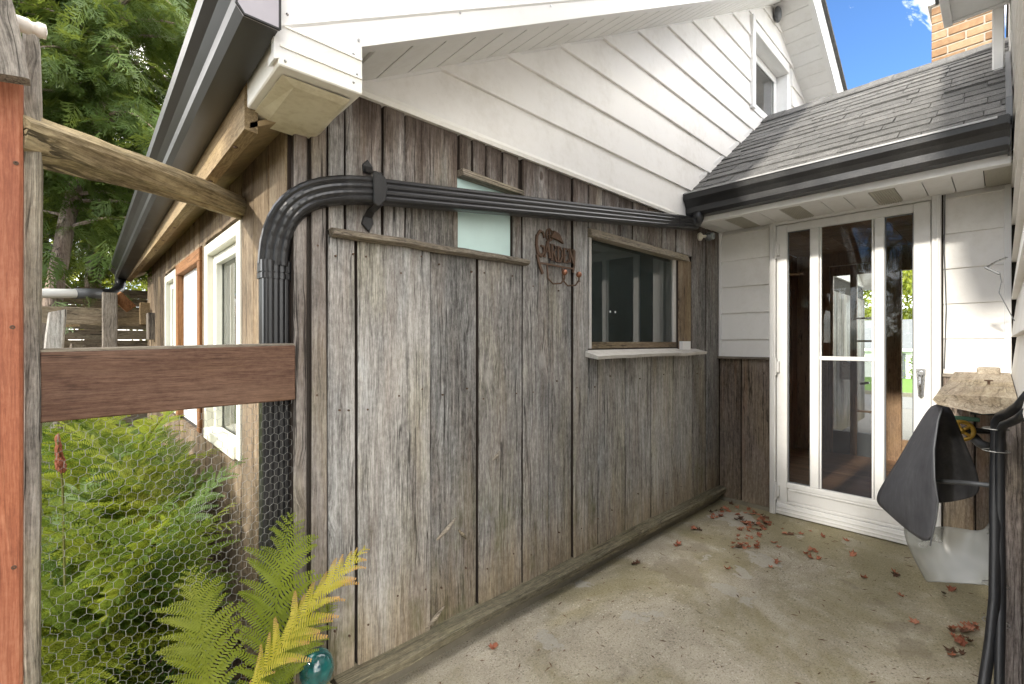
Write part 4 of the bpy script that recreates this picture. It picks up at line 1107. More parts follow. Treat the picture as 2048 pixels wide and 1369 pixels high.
# hoses
h1 = obj('black_hose', MB().tube([onX(2060, 790, 1.62), onX(2040, 812, 1.72), onX(2020, 826, 1.82), onX(2002, 832, 1.90), onX(1993, 845, 1.93), onX(1992, 880, 1.94), onX(1990, 1000, 1.93), onX(1990, 1100, 1.90), onX(1989, 1200, 1.86), onX(1980, 1290, 1.83), onX(1968, 1369, 1.78), onX(1962, 1420, 1.76), (1.70, .05, .01)], .0125, 10), M['hose'], None, smooth=True)
tag(h1, 'thick black hose running down the post from the plank shelf', 'hose')
h2 = obj('black_hose', MB().tube([onX(2060, 820, 1.60), onX(2040, 836, 1.70), onX(2020, 846, 1.80), onX(2008, 850, 1.86), onX(2001, 862, 1.91), onX(2000, 900, 1.925), onX(2000, 1050, 1.92), onX(2002, 1200, 1.87), onX(2000, 1300, 1.82), onX(1998, 1400, 1.78), (1.72, .015, .01)], .0105, 10), M['hose'], None, smooth=True)
tag(h2, 'thinner black hose tied tight against the grey support post', 'hose')
for py in (858, 902, 1170, 1245):
    q = onX(1996, py, 1.92)
    t = obj('cable_tie', MB().tube([(q[0] - .005 + .026 * math.cos(a), q[1] + .004 + .028 * math.sin(a), q[2]) for a in [2*math.pi*i/12 for i in range(12)]], .0015, 4, closed=True), M['wire'], h2)
hc = thing('hose_coil', 'coiled black hose lying on the patio at the foot of the post', 'hose', (1.42, .10, .02))
for k in range(3):
    r = .17 - .012 * k
    obj('coil', MB().tube([(1.40 + r * math.cos(a), .10 + r * .8 * math.sin(a), .022 + k * .028 + .004 * math.sin(3 * a)) for a in [2*math.pi*i/28 for i in range(28)]], .015, 8, closed=True), M['hose'], hc, smooth=True)
hr = obj('bucket', MB().lathe([(.001, .0), (.11, .0), (.125, .20), (.132, .205), (.132, .215), (.122, .215), (.108, .012), (.001, .012)], (1.62, -.05, .0), 'Z', 24), M['hose'], None, smooth=False)
tag(hr, 'black plastic bucket standing beside the support post', 'bucket')
# tap with yellow wheel handle
tp = thing('garden_tap', 'garden tap with faded yellow wheel handle under the plank shelf', 'tap', onX(1935, 870, 2.5))
c = Vector(onX(1922, 862, 2.45))
ringp = [c + Vector((-.012 * math.cos(a), .034 * math.cos(a), .034 * math.sin(a))) for a in [2*math.pi*i/20 for i in range(20)]]
m = MB().tube(ringp, .008, 6, closed=True)
for k in range(5):
    a = 2 * math.pi * k / 5; m.tube([c, c + Vector((-.012 * math.cos(a), .034 * math.cos(a), .034 * math.sin(a)))], .006, 6)
m.ball(tuple(c), .013, 8, 6)
obj('wheel_handle', m, M['yellow'], tp, smooth=True)
obj('spout', MB().tube([c + Vector((.03, -.005, 0)), c + Vector((.05, -.02, -.012)), c + Vector((.03, -.05, -.045)), c + Vector((.02, -.075, -.055))], [.014, .016, .016, .018], 10), M['grey'], tp, smooth=True)
obj('mount_plate', MB().box(c.x + .03, c.x + .036, c.y - .05, c.y + .05, c.z + .035, c.z + .052), M['green'], tp, bev=.003)
obj('pipe', MB().tube([c + Vector((.03, 0, 0)), c + Vector((.06, -.07, .0)), c + Vector((.06, -.13, .0))], .011, 8), M['black'], tp, smooth=True)
# clip lamp bracket with a wire
lp = thing('wire_hook', 'small metal arm with a dangling wire on the white house wall', 'bracket', onX(2008, 520, 3.1))
A_ = Vector(onX(2014, 515, 3.05)); B_ = Vector(onX(1972, 536, 3.1))
obj('arm', MB().sweep([(-.006, -.002), (.006, -.002), (.006, .002), (-.006, .002)], [A_, (A_ + B_) / 2 + Vector((0, 0, .004)), B_], (0, 0, 1)), M['chrome'], lp)
obj('clip', MB().sweep([(-.012, -.005), (.012, -.005), (.010, .005), (-.010, .005)], [B_ + Vector((0, .004, .004)), B_ + Vector((0, -.045, -.035))], (0, 0, 1)), M['grey'], lp, bev=.002)
obj('wire', MB().tube([B_ + Vector((0, -.045, -.035)), B_ + Vector((0, -.05, -.07)), B_ + Vector((0, -.042, -.12)), B_ + Vector((0, -.06, -.17)), B_ + Vector((0, -.085, -.24)), B_ + Vector((0.0, -.10, -.27))], .002, 5), M['grey'], lp)

# ================================================================== WALL FITTINGS
sp = thing('spotlight', 'small round grey spotlight in the corner where shed meets entry', 'lamp', onY(1410, 475, YA - .05))
c = Vector(onY(1399, 474, YA - .03))
obj('mount', MB().lathe([(.028, 0), (.030, -.012), (.020, -.022)], (c.x, YA - .026, c.z), 'Y', 16), M['cream'], sp)
d = c + Vector((.03, -.05, 0))
obj('neck', MB().tube([c + Vector((0, -.015, 0)), d], .010, 8), M['cream'], sp)
m = MB().ball((0, 0, 0), .030, 14, 10, (1, 1, 1))
m.v = [(d.x + .012 + v[0], d.y + v[1] * 1.0, d.z + v[2]) for v in m.v]
obj('head', m, M['grey'], sp, smooth=True)
obj('lens', MB().lathe([(.026, 0), (.026, -.012), (.018, -.018), (.002, -.020)], (d.x + .012, d.y - .018, d.z), 'Y', 16), M['lens'], sp)

# GARDEN sign with two coat hooks
sg = thing('garden_sign', 'rusty metal GARDEN sign with two ball-ended hooks on the plank wall', 'sign', onY(1100, 520, YA - .03))
sx0, sx1 = ax(1062), ax(1139); SW = sx1 - sx0
sz = lambda px, py: onY(px, py, YA - .03)
zc = onY(1100, 505, YA - .03)[2]
KS = .70
def stroke(par, name, pts, w, n0=.030, n1=.036, mat='rust'):
    m = MB()
    for (a, b) in zip(pts, pts[1:]):
        ax_, az = a; bx_, bz = b; dx, dz = bx_ - ax_, bz - az; l = math.hypot(dx, dz) or 1e-6
        ox, oz = -dz / l * w / 2, dx / l * w / 2; ex2, ez2 = dx / l * w * .35, dz / l * w * .35
        m.prism([(ax_ - ex2 + ox, az - ez2 + oz), (ax_ - ex2 - ox, az - ez2 - oz), (bx_ + ex2 - ox, bz + ez2 - oz), (bx_ + ex2 + ox, bz + ez2 + oz)], frA, n0 + R.uniform(0, .0008), n1 + R.uniform(0, .0008))
    return obj(name, m, M[mat], par)
def letter(par, segs, x, z, w, h, th=.011):
    m = MB()
    for pts in segs:
        for (a, b) in zip(pts, pts[1:]):
            p = (x + a[0] * w, z + a[1] * h); q = (x + b[0] * w, z + b[1] * h)
            dx, dz = q[0] - p[0], q[1] - p[1]; l = math.hypot(dx, dz) or 1e-6
            k = th * (a[2] if len(a) > 2 else 1) / 2
            ox, oz = -dz / l * k, dx / l * k; ex2, ez2 = dx / l * k * .5, dz / l * k * .5
            e = R.uniform(0, .001)
            m.prism([(p[0] - ex2 + ox, p[1] - ez2 + oz), (p[0] - ex2 - ox, p[1] - ez2 - oz), (q[0] + ex2 - ox, q[1] + ez2 - oz), (q[0] + ex2 + ox, q[1] + ez2 + oz)], frA, .028 + e, .036 + e)
    return obj('letter', m, M['rust'], par)
LT = {'A': [[(0.05, 0), (.5, 1)], [(.5, 1, 1.5), (.95, 0, 1.5)], [(.25, .38, .7), (.75, .38, .7)], [(-.1, 0, .6), (.22, 0, .6)], [(.72, 0, .6), (1.08, 0, .6)]],
      'R': [[(.2, 0, 1.5), (.2, 1, 1.5)], [(.2, 1, .8), (.65, .98, .8), (.85, .78, .8), (.65, .54, .8), (.2, .5, .8)], [(.5, .5, 1.4), (.98, -.05, 1.4)], [(0, 0, .6), (.42, 0, .6)], [(0, 1, .6), (.3, 1, .6)]],
      'D': [[(.2, 0, 1.5), (.2, 1, 1.5)], [(.2, 1, .8), (.6, .97, .9), (.9, .7, 1.3), (.92, .35, 1.4), (.6, .03, .9), (.2, 0, .8)], [(0, 0, .6), (.3, 0, .6)], [(0, 1, .6), (.3, 1, .6)]],
      'E': [[(.2, 0, 1.5), (.2, 1, 1.5)], [(.05, 1, .8), (.85, 1, .8), (.88, .82, .7)], [(.2, .52, .7), (.65, .52, .7)], [(.05, 0, .8), (.85, 0, .8), (.92, .2, .7)]],
      'N': [[(.15, 0), (.15, 1)], [(.1, 1, 1.6), (.85, 0, 1.6)], [(.85, 0), (.85, 1)], [(0, 1, .6), (.25, 1, .6)], [(.68, 1, .6), (1.02, 1, .6)], [(0, 0, .6), (.32, 0, .6)]],
      'G': [[(.95, .80, .9), (.80, 1.02, 1), (.45, 1.06, 1.1), (.12, .82, 1.4), (.06, .40, 1.6), (.22, .06, 1.5), (.60, -.05, 1.1), (.90, .12, 1), (.92, .38, 1), (.60, .40, .8)]]}
zb_ = zc - .035
U = lambda x: sx0 + (x - sx0) * KS
W = lambda z: zb_ + (z - zb_) * KS
_st, _le = stroke, letter
stroke = lambda p, n, pts, w: _st(p, n, [(U(x), W(z)) for x, z in pts], w * KS)
letter = lambda p, sg_, x, z, w, h, th=.011: _le(p, sg_, U(x), W(z), w * KS, h * KS, th * KS)
letter(sg, LT['G'], sx0, zb_ + .02, .082, .15, .013)
xx = sx0 + .080
for chx_, dz, hh in (('A', .012, .105), ('R', .0, .105), ('D', -.006, .105), ('E', .0, .095), ('N', .008, .09)):
    letter(sg, LT[chx_], xx, zb_ + dz, .058, hh); xx += .064
stroke(sg, 'rail', [(sx0 + .04, zb_ - .035), (xx - .01, zb_ - .038)], .012)
stroke(sg, 'leaf_scroll', [(sx0 + .01, zb_ + .01), (sx0 + .03, zb_ - .045), (sx0 + .06, zb_ - .10)], .020)
stroke(sg, 'leaf_scroll', [(xx + .0, zb_ + .09), (xx - .005, zb_ - .01), (xx - .02, zb_ - .06)], .014)
# little watering can / birdhouse ornament on top
m = MB().prism([(U(x), W(z)) for x, z in ((sx0 + .135, zb_ + .15), (sx0 + .225, zb_ + .14), (sx0 + .27, zb_ + .125), (sx0 + .225, zb_ + .185), (sx0 + .17, zb_ + .20))], frA, .028, .042)
obj('ornament', m, M['rust'], sg)
cc = (sx0 + .128, zb_ + .165)
obj('ring', MB().tube([frA(U(cc[0] + .032 * math.cos(a)), W(cc[1] + .04 * math.sin(a)), .034) for a in [2*math.pi*i/18 for i in range(18)]], .0045, 6, closed=True), M['rust'], sg)
stroke(sg, 'spoke', [(cc[0] - .03, cc[1]), (cc[0] + .03, cc[1])], .007); stroke(sg, 'spoke', [(cc[0], cc[1] - .035), (cc[0], cc[1] + .045)], .007)
for hx in (sx0 + .11, sx0 + .265):
    pts = [frA(hx, zb_ - .04, .032), frA(hx + .004, zb_ - .13, .034), frA(hx + .03, zb_ - .168, .05), frA(hx + .07, zb_ - .165, .075), frA(hx + .092, zb_ - .13, .085), frA(hx + .09, zb_ - .105, .086)]
    pts = [(U(p[0]), p[1], W(p[2])) for p in pts]
    h = obj('hook', MB().tube(pts, .0045, 8), M['rust'], sg, smooth=True)
    obj('knob', MB().ball(frA(U(hx + .09), W(zb_ - .090), .086), .015, 12, 8), M['copper'], h, smooth=True)

# ================================================================== LEFT FOREGROUND: posts, rail, log, wire
rp_ = thing('red_post', 'red stained board post screwed to a silver grey timber post', 'post', (-.13, 1.46, 0))
yr = 1.43
obj('stained_board', plank_mb(lambda u, w, n: (u, yr + .03 - n, w), -.30, ax(45, yr), 0, onY(45, 155, yr)[2], th=.03, jit=.001, tilt=.0005, seg=8, gap=0), M['red'], rp_)
m = plank_mb(lambda u, w, n: (u, yr + .06 - n, w), ax(42, yr + .03), ax(77, yr + .03) + .002, 0, 1.885, n0=-.06, th=.085, jit=.0025, tilt=.002, seg=14, ch=.006, raggy=.008, gap=0)
obj('timber_post', m, M['post'], rp_)
for px, py in ((32, 327), (25, 655), (28, 1135)):
    q = onY(px, py, yr)
    obj('screw', MB().lathe([(.0045, .002), (.0045, -.001), (.002, -.0015), (.001, .001)], (q[0], yr - .001, q[2]), 'Y', 10), M['rust'], rp_)
gb = obj('grey_beam', plank_mb(lambda u, w, n: (u, .02 - n, w), -.05, .05, -.45, .06, th=.04, jit=.003, seg=8, ch=.006, gap=0), M['post'], None, origin=(0, 0, 0))
gb.location = onY(-26, 90, 1.37); gb.rotation_euler = (0, math.radians(171), 0)
tag(gb, 'sloping silver grey timber nailed across the top of the red post', 'beam')
q = onY(52, 52, 1.42)
ins = obj('insulator', MB().lathe([(.013, -.03), (.016, -.025), (.016, .004), (.012, .008), (.012, .014), (.016, .018), (.015, .030), (.004, .032)], (q[0], q[1], q[2]), 'X', 14), M['ceramic'], None, smooth=True)
tag(ins, 'white ceramic insulator knob on top of the grey post', 'insulator')
# brown rail board between post and shed
rl = thing('rail_board', 'dark brown stained board spanning from red post to shed corner', 'board', (.2, 1.49, 1.02))
m = MB(); m.hexa([(-.066, 1.475, 1.018), (.480, 1.475, 1.024), (.480, 1.512, 1.024), (-.066, 1.512, 1.018), (-.066, 1.475, 1.176), (.480, 1.475, 1.190), (.480, 1.512, 1.192), (-.066, 1.512, 1.180)])
obj('board', m, M['fence'], rl, bev=.003)
obj('weathered_edge', MB().hexa([(-.066, 1.478, 1.177), (.479, 1.478, 1.190), (.479, 1.51, 1.192), (-.066, 1.51, 1.180), (-.066, 1.480, 1.182), (.479, 1.480, 1.195), (.479, 1.51, 1.197), (-.066, 1.51, 1.185)]), M['fencetop'], rl)
obj('cleat', MB().box(-.088, -.0675, 1.478, 1.51, 1.016, 1.176), M['orange'], rl, bev=.002)
# log
A_, B_ = Vector((-.12, 1.47, 1.655)), Vector((.50, 2.10, 1.735))
m = MB(); loops = []
n = 26
for i in range(23):
    t = i / 22; p = A_.lerp(B_, t) + Vector((0, 0, .012 * math.sin(3 * t)))
    tdir = (B_ - A_).normalized(); a = tdir.cross(Vector((0, 0, 1))).normalized(); up = a.cross(tdir)
    L = []
    for k in range(n):
        th = 2 * math.pi * k / n
        r = (.056 - .014 * t) * (1 + .10 * math.sin(3 * th + 1 + t) + .07 * math.sin(7 * th + 2.5 * t) + R.uniform(-.025, .025))
        if k in (9, 10): r *= .78
        if k in (4, 16): r *= .88
        if k == 20: r *= .84
        L.append(p + a * r * math.cos(th) + up * r * math.sin(th))
    loops.append(L)
M['logd'] = wood('peeled_log_grain', 'X', dark=(.040, .032, .018), mid=(.19, .15, .085), light=(.48, .39, .235), warmth=.4, bump=1.0, gscale=.45, knots=.5)
ml = MB().loft(loops)
ang = math.atan2(B_.y - A_.y, B_.x - A_.x)
c = (A_ + B_) / 2; ca_, sa_ = math.cos(-ang), math.sin(-ang)
ml.v = [((v[0] - c.x) * ca_ - (v[1] - c.y) * sa_, (v[0] - c.x) * sa_ + (v[1] - c.y) * ca_, v[2] - c.z) for v in ml.v]
lg = obj('peeled_log', ml, M['logd'], None, origin=(0, 0, 0)); lg.location = c; lg.rotation_euler = (0, 0, ang)
tag(lg, 'peeled cracked log pole running from grey post to shed side wall', 'log')
# chicken wire: a hexagonal net
cwx0, cwx1, cwz0, cwz1 = -.075, .478, .0, 1.06
cell = .0245
V, E_ = {}, []
def vid(x, z):
    k = (round(x, 5), round(z, 5))
    if k not in V: V[k] = len(V)
    return V[k]
s = cell / math.sqrt(3); edges = set()
rows = int((cwz1 - cwz0) / (1.5 * s)) + 2; cols = int((cwx1 - cwx0) / cell) + 2
for r in range(rows):
    for c_ in range(cols):
        cx = cwx0 + c_ * cell + (cell / 2 if r % 2 else 0); cz = cwz0 + r * 1.5 * s
        hexv = [(cx + s * math.sin(math.pi / 3 * k), cz + s * math.cos(math.pi / 3 * k)) for k in range(6)]
        for k in range(6):
            a, b = hexv[k], hexv[(k + 1) % 6]
            if min(a[0], b[0]) < cwx0 - .002 or max(a[0], b[0]) > cwx1 + .002 or max(a[1], b[1]) > cwz1: continue
            ia, ib = vid(*a), vid(*b); edges.add((min(ia, ib), max(ia, ib)))
VV = list(V.keys())
wob = lambda x, z: 1.508 + .006 * math.sin(5 * x + 3 * z) + .004 * math.sin(11 * z + 2 * x)
m = MB()
for a, b in edges:
    (xa, za), (xb, zb2) = VV[a], VV[b]
    jx = .0016 * math.sin(xa * 91 + za * 57)
    vert = abs(xa - xb) < 1e-4
    m.tube([(xa + .0016 * math.sin(VV[a][0] * 91 + za * 57), wob(xa, za), za), (xb + .0016 * math.sin(xb * 91 + zb2 * 57), wob(xb, zb2), zb2)], .00065 if vert else .00042, 3, cap=False)
cw = obj('chicken_wire', m, M['wire'], None, fix=False)
tag(cw, 'hexagonal chicken wire mesh stretched below the brown board', 'wire mesh')
gh = obj('garden_hose', MB().tube([(-.3, 1.75, -.02), (.05, 1.70, -.01), (.22, 1.62, .03), (.33, 1.60, .06), (.44, 1.62, .02)], .014, 8), M['hose'], None, smooth=True)
tag(gh, 'black pipe lying on the soil under the ferns', 'hose')

# ================================================================== GARDEN BEHIND THE WIRE
def frond_mesh(L, maxw, th0, th1, npin, seed, t0=.14, sagp=.25):
    r = random.Random(seed)
    V, F, T = [], [], []
    n = 40; p = np.array([0., 0., 0.]); pts = [p.copy()]; angs = [th0]
    for i in range(n):
        t = (i + 1) / n; th = th0 + (th1 - th0) * t ** 1.5
        p = p + np.array([math.sin(th), 0, math.cos(th)]) * (L / n); pts.append(p.copy()); angs.append(th)
    # rachis (thin 3-sided)
    for i, q in enumerate(pts):
        w = .0035 * (1 - .8 * i / n) * (L / .8)
        th = angs[i]; nx = np.array([math.cos(th), 0, -math.sin(th)])
        V += [q + np.array([0, w, 0]), q - np.array([0, w, 0]), q - nx * w]; T += [0, 0, 0]
    for i in range(n):
        for k in range(3):
            a, b = i * 3 + k, i * 3 + (k + 1) % 3
            F.append((a, b, b + 3, a + 3))
    for i in range(npin):
        t = t0 + (.99 - t0) * i / (npin - 1); tt = .12 + .87 * i / (npin - 1)
        f = t * n; k = min(int(f), n - 1); q = pts[k] + (pts[k + 1] - pts[k]) * (f - k); th = angs[k]
        tan = np.array([math.sin(th), 0, math.cos(th)]); nor = np.array([-math.cos(th), 0, math.sin(th)])
        prof = min(1, ((tt - .08) / .40)) ** .8 * (1 if tt < .62 else max(0, 1 - ((tt - .62) / .40) ** 1.7)) + .05
        for sd in (-1, 1):
            pl = maxw * prof * r.uniform(.78, 1.12) * (.45 if r.random() < .05 else 1)
            fw_ = math.radians(22 + 30 * t + r.uniform(-11, 11))
            lat = np.array([0, sd, 0])
            dr_ = lat * math.cos(fw_) + tan * math.sin(fw_); dr_ = dr_ + nor * (.25 - .5 * r.random()); dr_ /= np.linalg.norm(dr_)
            wid = np.cross(dr_, nor); wid /= np.linalg.norm(wid); down = -np.array([0, 0, 1.])
            m_ = max(4, int(pl / .0075)); m_ = min(m_, 16)
            step = pl / m_; curl = sagp * r.uniform(.5, 1.4)
            for j in range(m_):
                s0 = j / m_; base = q + dr_ * (pl * s0) + down * (curl * pl * s0 * s0); nxt = q + dr_ * (pl * (s0 + .66 / m_)) + down * (curl * pl * (s0 + .66 / m_) ** 2)
                lw_ = pl * .120 * (1 - s0 ** 1.6 * .85) + .0012
                for side in (-1, 1):
                    o = len(V); fwd = dr_ * (step * .55)
                    tip0 = base + wid * (side * lw_) + fwd + nor * (.15 * lw_); tip1 = nxt + wid * (side * lw_ * .72) + fwd * .7 + nor * (.15 * lw_)
                    V += [base, nxt, tip1, tip0]; F.append((o, o + 1, o + 2, o + 3)); tv = s0 * .9 + .1 * t
                    T += [tv, tv, tv + .15, tv + .15]
    me = bpy.data.meshes.new('frond'); me.from_pydata([tuple(v) for v in V], [], F)
    at = me.attributes.new('tip', 'FLOAT', 'POINT'); at.data.foreach_set('value', T)
    return me
FM = {}
for k, (L, w, a, b, n) in enumerate(((.95, .135, .12, 1.15, 34), (.85, .125, .2, 1.5, 32), (.75, .115, .15, 1.0, 30), (1.0, .14, .05, .9, 36), (.6, .10, .3, 1.6, 26))):
    for mt in ('fern', 'fernd'):
        me = frond_mesh(L, w, a, b, n, 11 + k) if mt == 'fern' else FM[('fern', k)].copy()
        me.materials.clear(); me.materials.append(M[mt]); FM[(mt, k)] = me
ferns = []
def fern(x, y, z, n, sc, label, seed, mats=('fern', 'fern', 'fernd'), az=None, tiltr=.25):
    r = random.Random(seed)
    t = thing('fern', label, 'fern', (x, y, z), 'ferns growing beside the shed')
    for i in range(n):
        me = FM[(r.choice(mats), r.randrange(5))]
        o = bpy.data.objects.new('frond', me); COL.objects.link(o); o.parent = t
        a = (2 * math.pi * i / n + r.uniform(-.3, .3)) if az is None else r.uniform(*az)
        o.rotation_euler = (r.uniform(-tiltr, tiltr) * .6, r.uniform(-.10, tiltr), a)
        s_ = sc * r.uniform(.8, 1.12); o.scale = (s_, s_, s_)
        o.location = (r.uniform(-.03, .03), r.uniform(-.03, .03), 0)
    return t
F_ = [(-.02, 2.05, 11, 1.0, 'lush green fern close behind the wire near the red post'), (.22, 2.35, 12, 1.12, 'tall bright fern arching against the cream window wall'),
      (.20, 1.88, 9, .80, 'green fern behind the wire beside the black downspout'), (-.15, 2.75, 11, 1.1, 'sunlit fern standing behind the front row of ferns'),
      (.10, 3.15, 11, 1.15, 'tall sunlit fern halfway along the shed side wall'), (-.10, 3.8, 10, 1.15, 'pale fern growing toward the grey garden post'),
      (.22, 4.2, 10, 1.05, 'fern growing under the far side window'), (-.30, 2.30, 10, 1.0, 'broad fern growing just behind the red post'), (-.08, 1.72, 6, .55, 'low young fern drooping at the foot of the wire'),
      (.05, 2.55, 14, 1.2, 'dense yellow green fern crowding against the brown rail board'), (.28, 2.05, 12, 1.0, 'fern leaning over the black pipe on the soil'), (-.22, 2.05, 12, 1.05, 'bushy fern pressed against the grey timber post'),
      (.26, 2.85, 12, 1.15, 'fern arching below the cream window sill'), (-.38, 3.1, 12, 1.2, 'tall fern far behind the red stained board'),
      (.34, 1.95, 10, 1.12, 'fern rising against the plank wall just behind the black downspout'), (.36, 2.45, 12, 1.2, 'fern hiding the plank wall under the cream vinyl window'), (.34, 3.3, 12, 1.2, 'fern growing below the orange brown timber surround'), (.0, 1.80, 12, .98, 'big fern in the middle right behind the wire mesh')]
for i, (x, y, n, s_, lab) in enumerate(F_): fern(x, y, -.05, n, s_, lab, 40 + i, ('fern', 'fern', 'fernd') if i not in (2, 8) else ('fern', 'fernd', 'fernd'), (1.75, 4.3) if x > .15 else None)
# foreground fern with yellow and browning fronds
yl = frond_mesh(.88, .135, .30, 1.12, 26, 91, t0=.34); yl.materials.append(M['ferny'])
gl_ = frond_mesh(.72, .145, .06, .50, 30, 92, t0=.22); gl_.materials.append(M['fern'])
gd_ = frond_mesh(.66, .12, .35, 1.5, 28, 93, t0=.2); gd_.materials.append(M['fern'])
ff = thing('fern', 'fern with yellowing brown-tipped frond in front of the shed corner', 'fern', (.26, 1.29, 0), 'ferns growing beside the shed')
for me, rot, s_, lo in ((yl, (.10, .0, .10), .86, (-.10, -.02, .02)), (gl_, (.05, .0, 1.0), 1.0, (.07, .02, .0)), (gl_, (-.10, .10, 1.5), .86, (.01, .04, .0)), (gd_, (.0, -.1, .45), .74, (.06, .05, .02)),
                        (gd_, (.1, .2, -.5), .72, (.05, .0, .0)), (yl, (.1, .35, 3.5), .62, (0, 0, .0)), (gd_, (.1, .2, 2.6), .80, (0, .02, 0)), (gd_, (0, .05, 4.4), .8, (.02, -.02, .0))):
    o = bpy.data.objects.new('frond', me); COL.objects.link(o); o.parent = ff; o.rotation_euler = rot; o.scale = (s_,) * 3; o.location = lo
# dried seed stalk
sk = obj('seed_stalk', MB().tube([(-.02, 1.80, -.05), (-.03, 1.80, .5), (-.035, 1.80, .80), (-.045, 1.79, .93)], [.004, .0035, .003, .002], 6), M['stem'], None)
tag(sk, 'thin dried plant stalk with reddish seed head among the ferns', 'plant')
m = MB()
for k in range(170):
    t = R.random(); a = R.uniform(0, 6.28); r0 = .012 * (1 - t * .7) * R.random() ** .5
    m.ball((-.038 - .008 * t + r0 * math.cos(a), 1.797 + r0 * math.sin(a), .84 + .10 * t), .0032, 5, 4, (1, 1, 2.0))
obj('seed_head', m, M['dead'], sk)
# leaf litter on the soil
def leaf_outline(r, lobes=5):
    pts = []
    for k in range(lobes * 2 + 1):
        a = math.pi * (-.85 + 1.7 * k / (lobes * 2)); rr = (1.0 if k % 2 == 0 else .55) * r.uniform(.85, 1.1)
        rr *= .75 + .25 * math.cos(a)
        pts.append((rr * math.cos(a), rr * math.sin(a)))
    pts.append((-.35, 0)); return pts
def leaf_mesh(seed, curl):
    r = random.Random(seed); pts = leaf_outline(r); V = []
    hgt = lambda x, y: curl * (y * y * r.uniform(.8, 1.2) + .35 * x * x) + .10 * math.sin(4 * x + seed) + r.uniform(-.06, .06)
    V.append((0, 0, 0))
    for x, y in pts: V.append((x * .55, y * .55, hgt(x * .55, y * .55)))
    for x, y in pts: V.append((x * (1 - .18 * curl), y * (1 - .22 * curl), hgt(x, y)))
    n = len(pts); F = []
    for k in range(n):
        q = (k + 1) % n; F.append((0, 1 + k, 1 + q)); F.append((1 + k, 1 + n + k, 1 + n + q, 1 + q))
    zm = min(v[2] for v in V); V = [(x, y, z - zm) for x, y, z in V]
    # stalk
    o = len(V); V += [(-.35, -.02, .1 - min(0, 0)), (-.35, .02, .1), (-.95, .05, .12)]; F.append((o, o + 1, o + 2))
    me = bpy.data.meshes.new('leaf'); me.from_pydata(V, [], F); me.validate(); return me
LM = [leaf_mesh(60 + k, c) for k, c in enumerate((.25, .6, .9, 1.1, .4))]
for k, me in enumerate(LM): me.materials.append(M['dead'])
LMd = []
for me in LM:
    c = me.copy(); c.materials.clear(); c.materials.append(M['deadd']); LMd.append(c)
LR = random.Random(5)
def litter(n, fn, zf, mats, name, label, cat, smin=.018, smax=.04):
    VV, FF = [], []
    for _ in range(n):
        me = LR.choice(mats); x, y = fn(); s_ = LR.uniform(smin, smax)
        mt = Matrix.Translation((x, y, zf + LR.uniform(0, .02))) @ Matrix.Rotation(LR.uniform(0, 6.28), 4, 'Z') @ Matrix.Rotation(LR.uniform(-.5, .5), 4, 'X') @ Matrix.Scale(s_, 4)
        o = len(VV); VV += [tuple(mt @ v.co) for v in me.vertices]; FF += [tuple(i + o for i in p.vertices) for p in me.polygons]
    mm = MB(); mm.v, mm.f = VV, FF
    return mm
mm = litter(900, lambda: (LR.uniform(-1.0, .46), 1.54 + 3.2 * LR.random() ** 1.8), -.058, LM, '', '', '')
o = obj('leaf_litter', mm, M['deadd'], None, fix=False); tag(o, 'brown leaf litter covering the soil under the ferns', 'leaf litter', None, 'stuff')
mm = litter(420, lambda: (LR.uniform(-1.0, .46), 1.54 + 2.6 * LR.random() ** 1.8), -.05, LM, '', '', '')
o = obj('leaf_litter', mm, M['dead'], None, fix=False); tag(o, 'reddish fallen leaves scattered over the soil under the ferns', 'leaf litter', None, 'stuff')
mm = litter(160, lambda: (LR.uniform(-.5, .40), 1.56 + .7 * LR.random()), .0, LM, '', '', '', .03, .055)
mm.v = [(x, y, z + .05) for x, y, z in mm.v]
o = obj('ground_cover', mm, M['greenleaf'], None, fix=False); tag(o, 'low green leafy ground cover behind the wire', 'ground cover', None, 'stuff')

# fallen leaves on the patio, each one its own object
cl_px = [((1470, 1010), 44, 22, 20), ((1440, 1030), 18, 12, 10), ((1395, 1060), 10, 8, 4), ((1505, 1040), 34, 14, 24), ((1530, 1050), 16, 12, 12), ((1500, 1072), 24, 14, 15), ((1490, 1095), 28, 8, 14),
         ((1580, 1062), 22, 8, 4), ((1630, 1110), 22, 8, 5), ((1700, 1115), 10, 6, 2), ((1355, 1090), 6, 4, 2), ((1272, 1132), 6, 4, 2), ((1456, 1140), 5, 3, 1), ((1558, 1090), 8, 6, 2), ((1730, 1158), 6, 4, 1),
         ((1790, 1152), 10, 4, 2), ((1808, 1190), 8, 4, 1), ((1893, 1186), 14, 4, 2), ((1828, 1245), 6, 4, 1), ((1925, 1275), 22, 16, 14), ((1950, 1262), 12, 8, 4), ((1915, 1310), 16, 5, 3), ((1985, 1330), 14, 6, 2), ((990, 1300), 8, 5, 2), ((1640, 1120), 8, 6, 1), ((1612, 1062), 8, 4, 1), ((1680, 1075), 40, 10, 3), ((1545, 1135), 30, 20, 3)]
seen_l = []
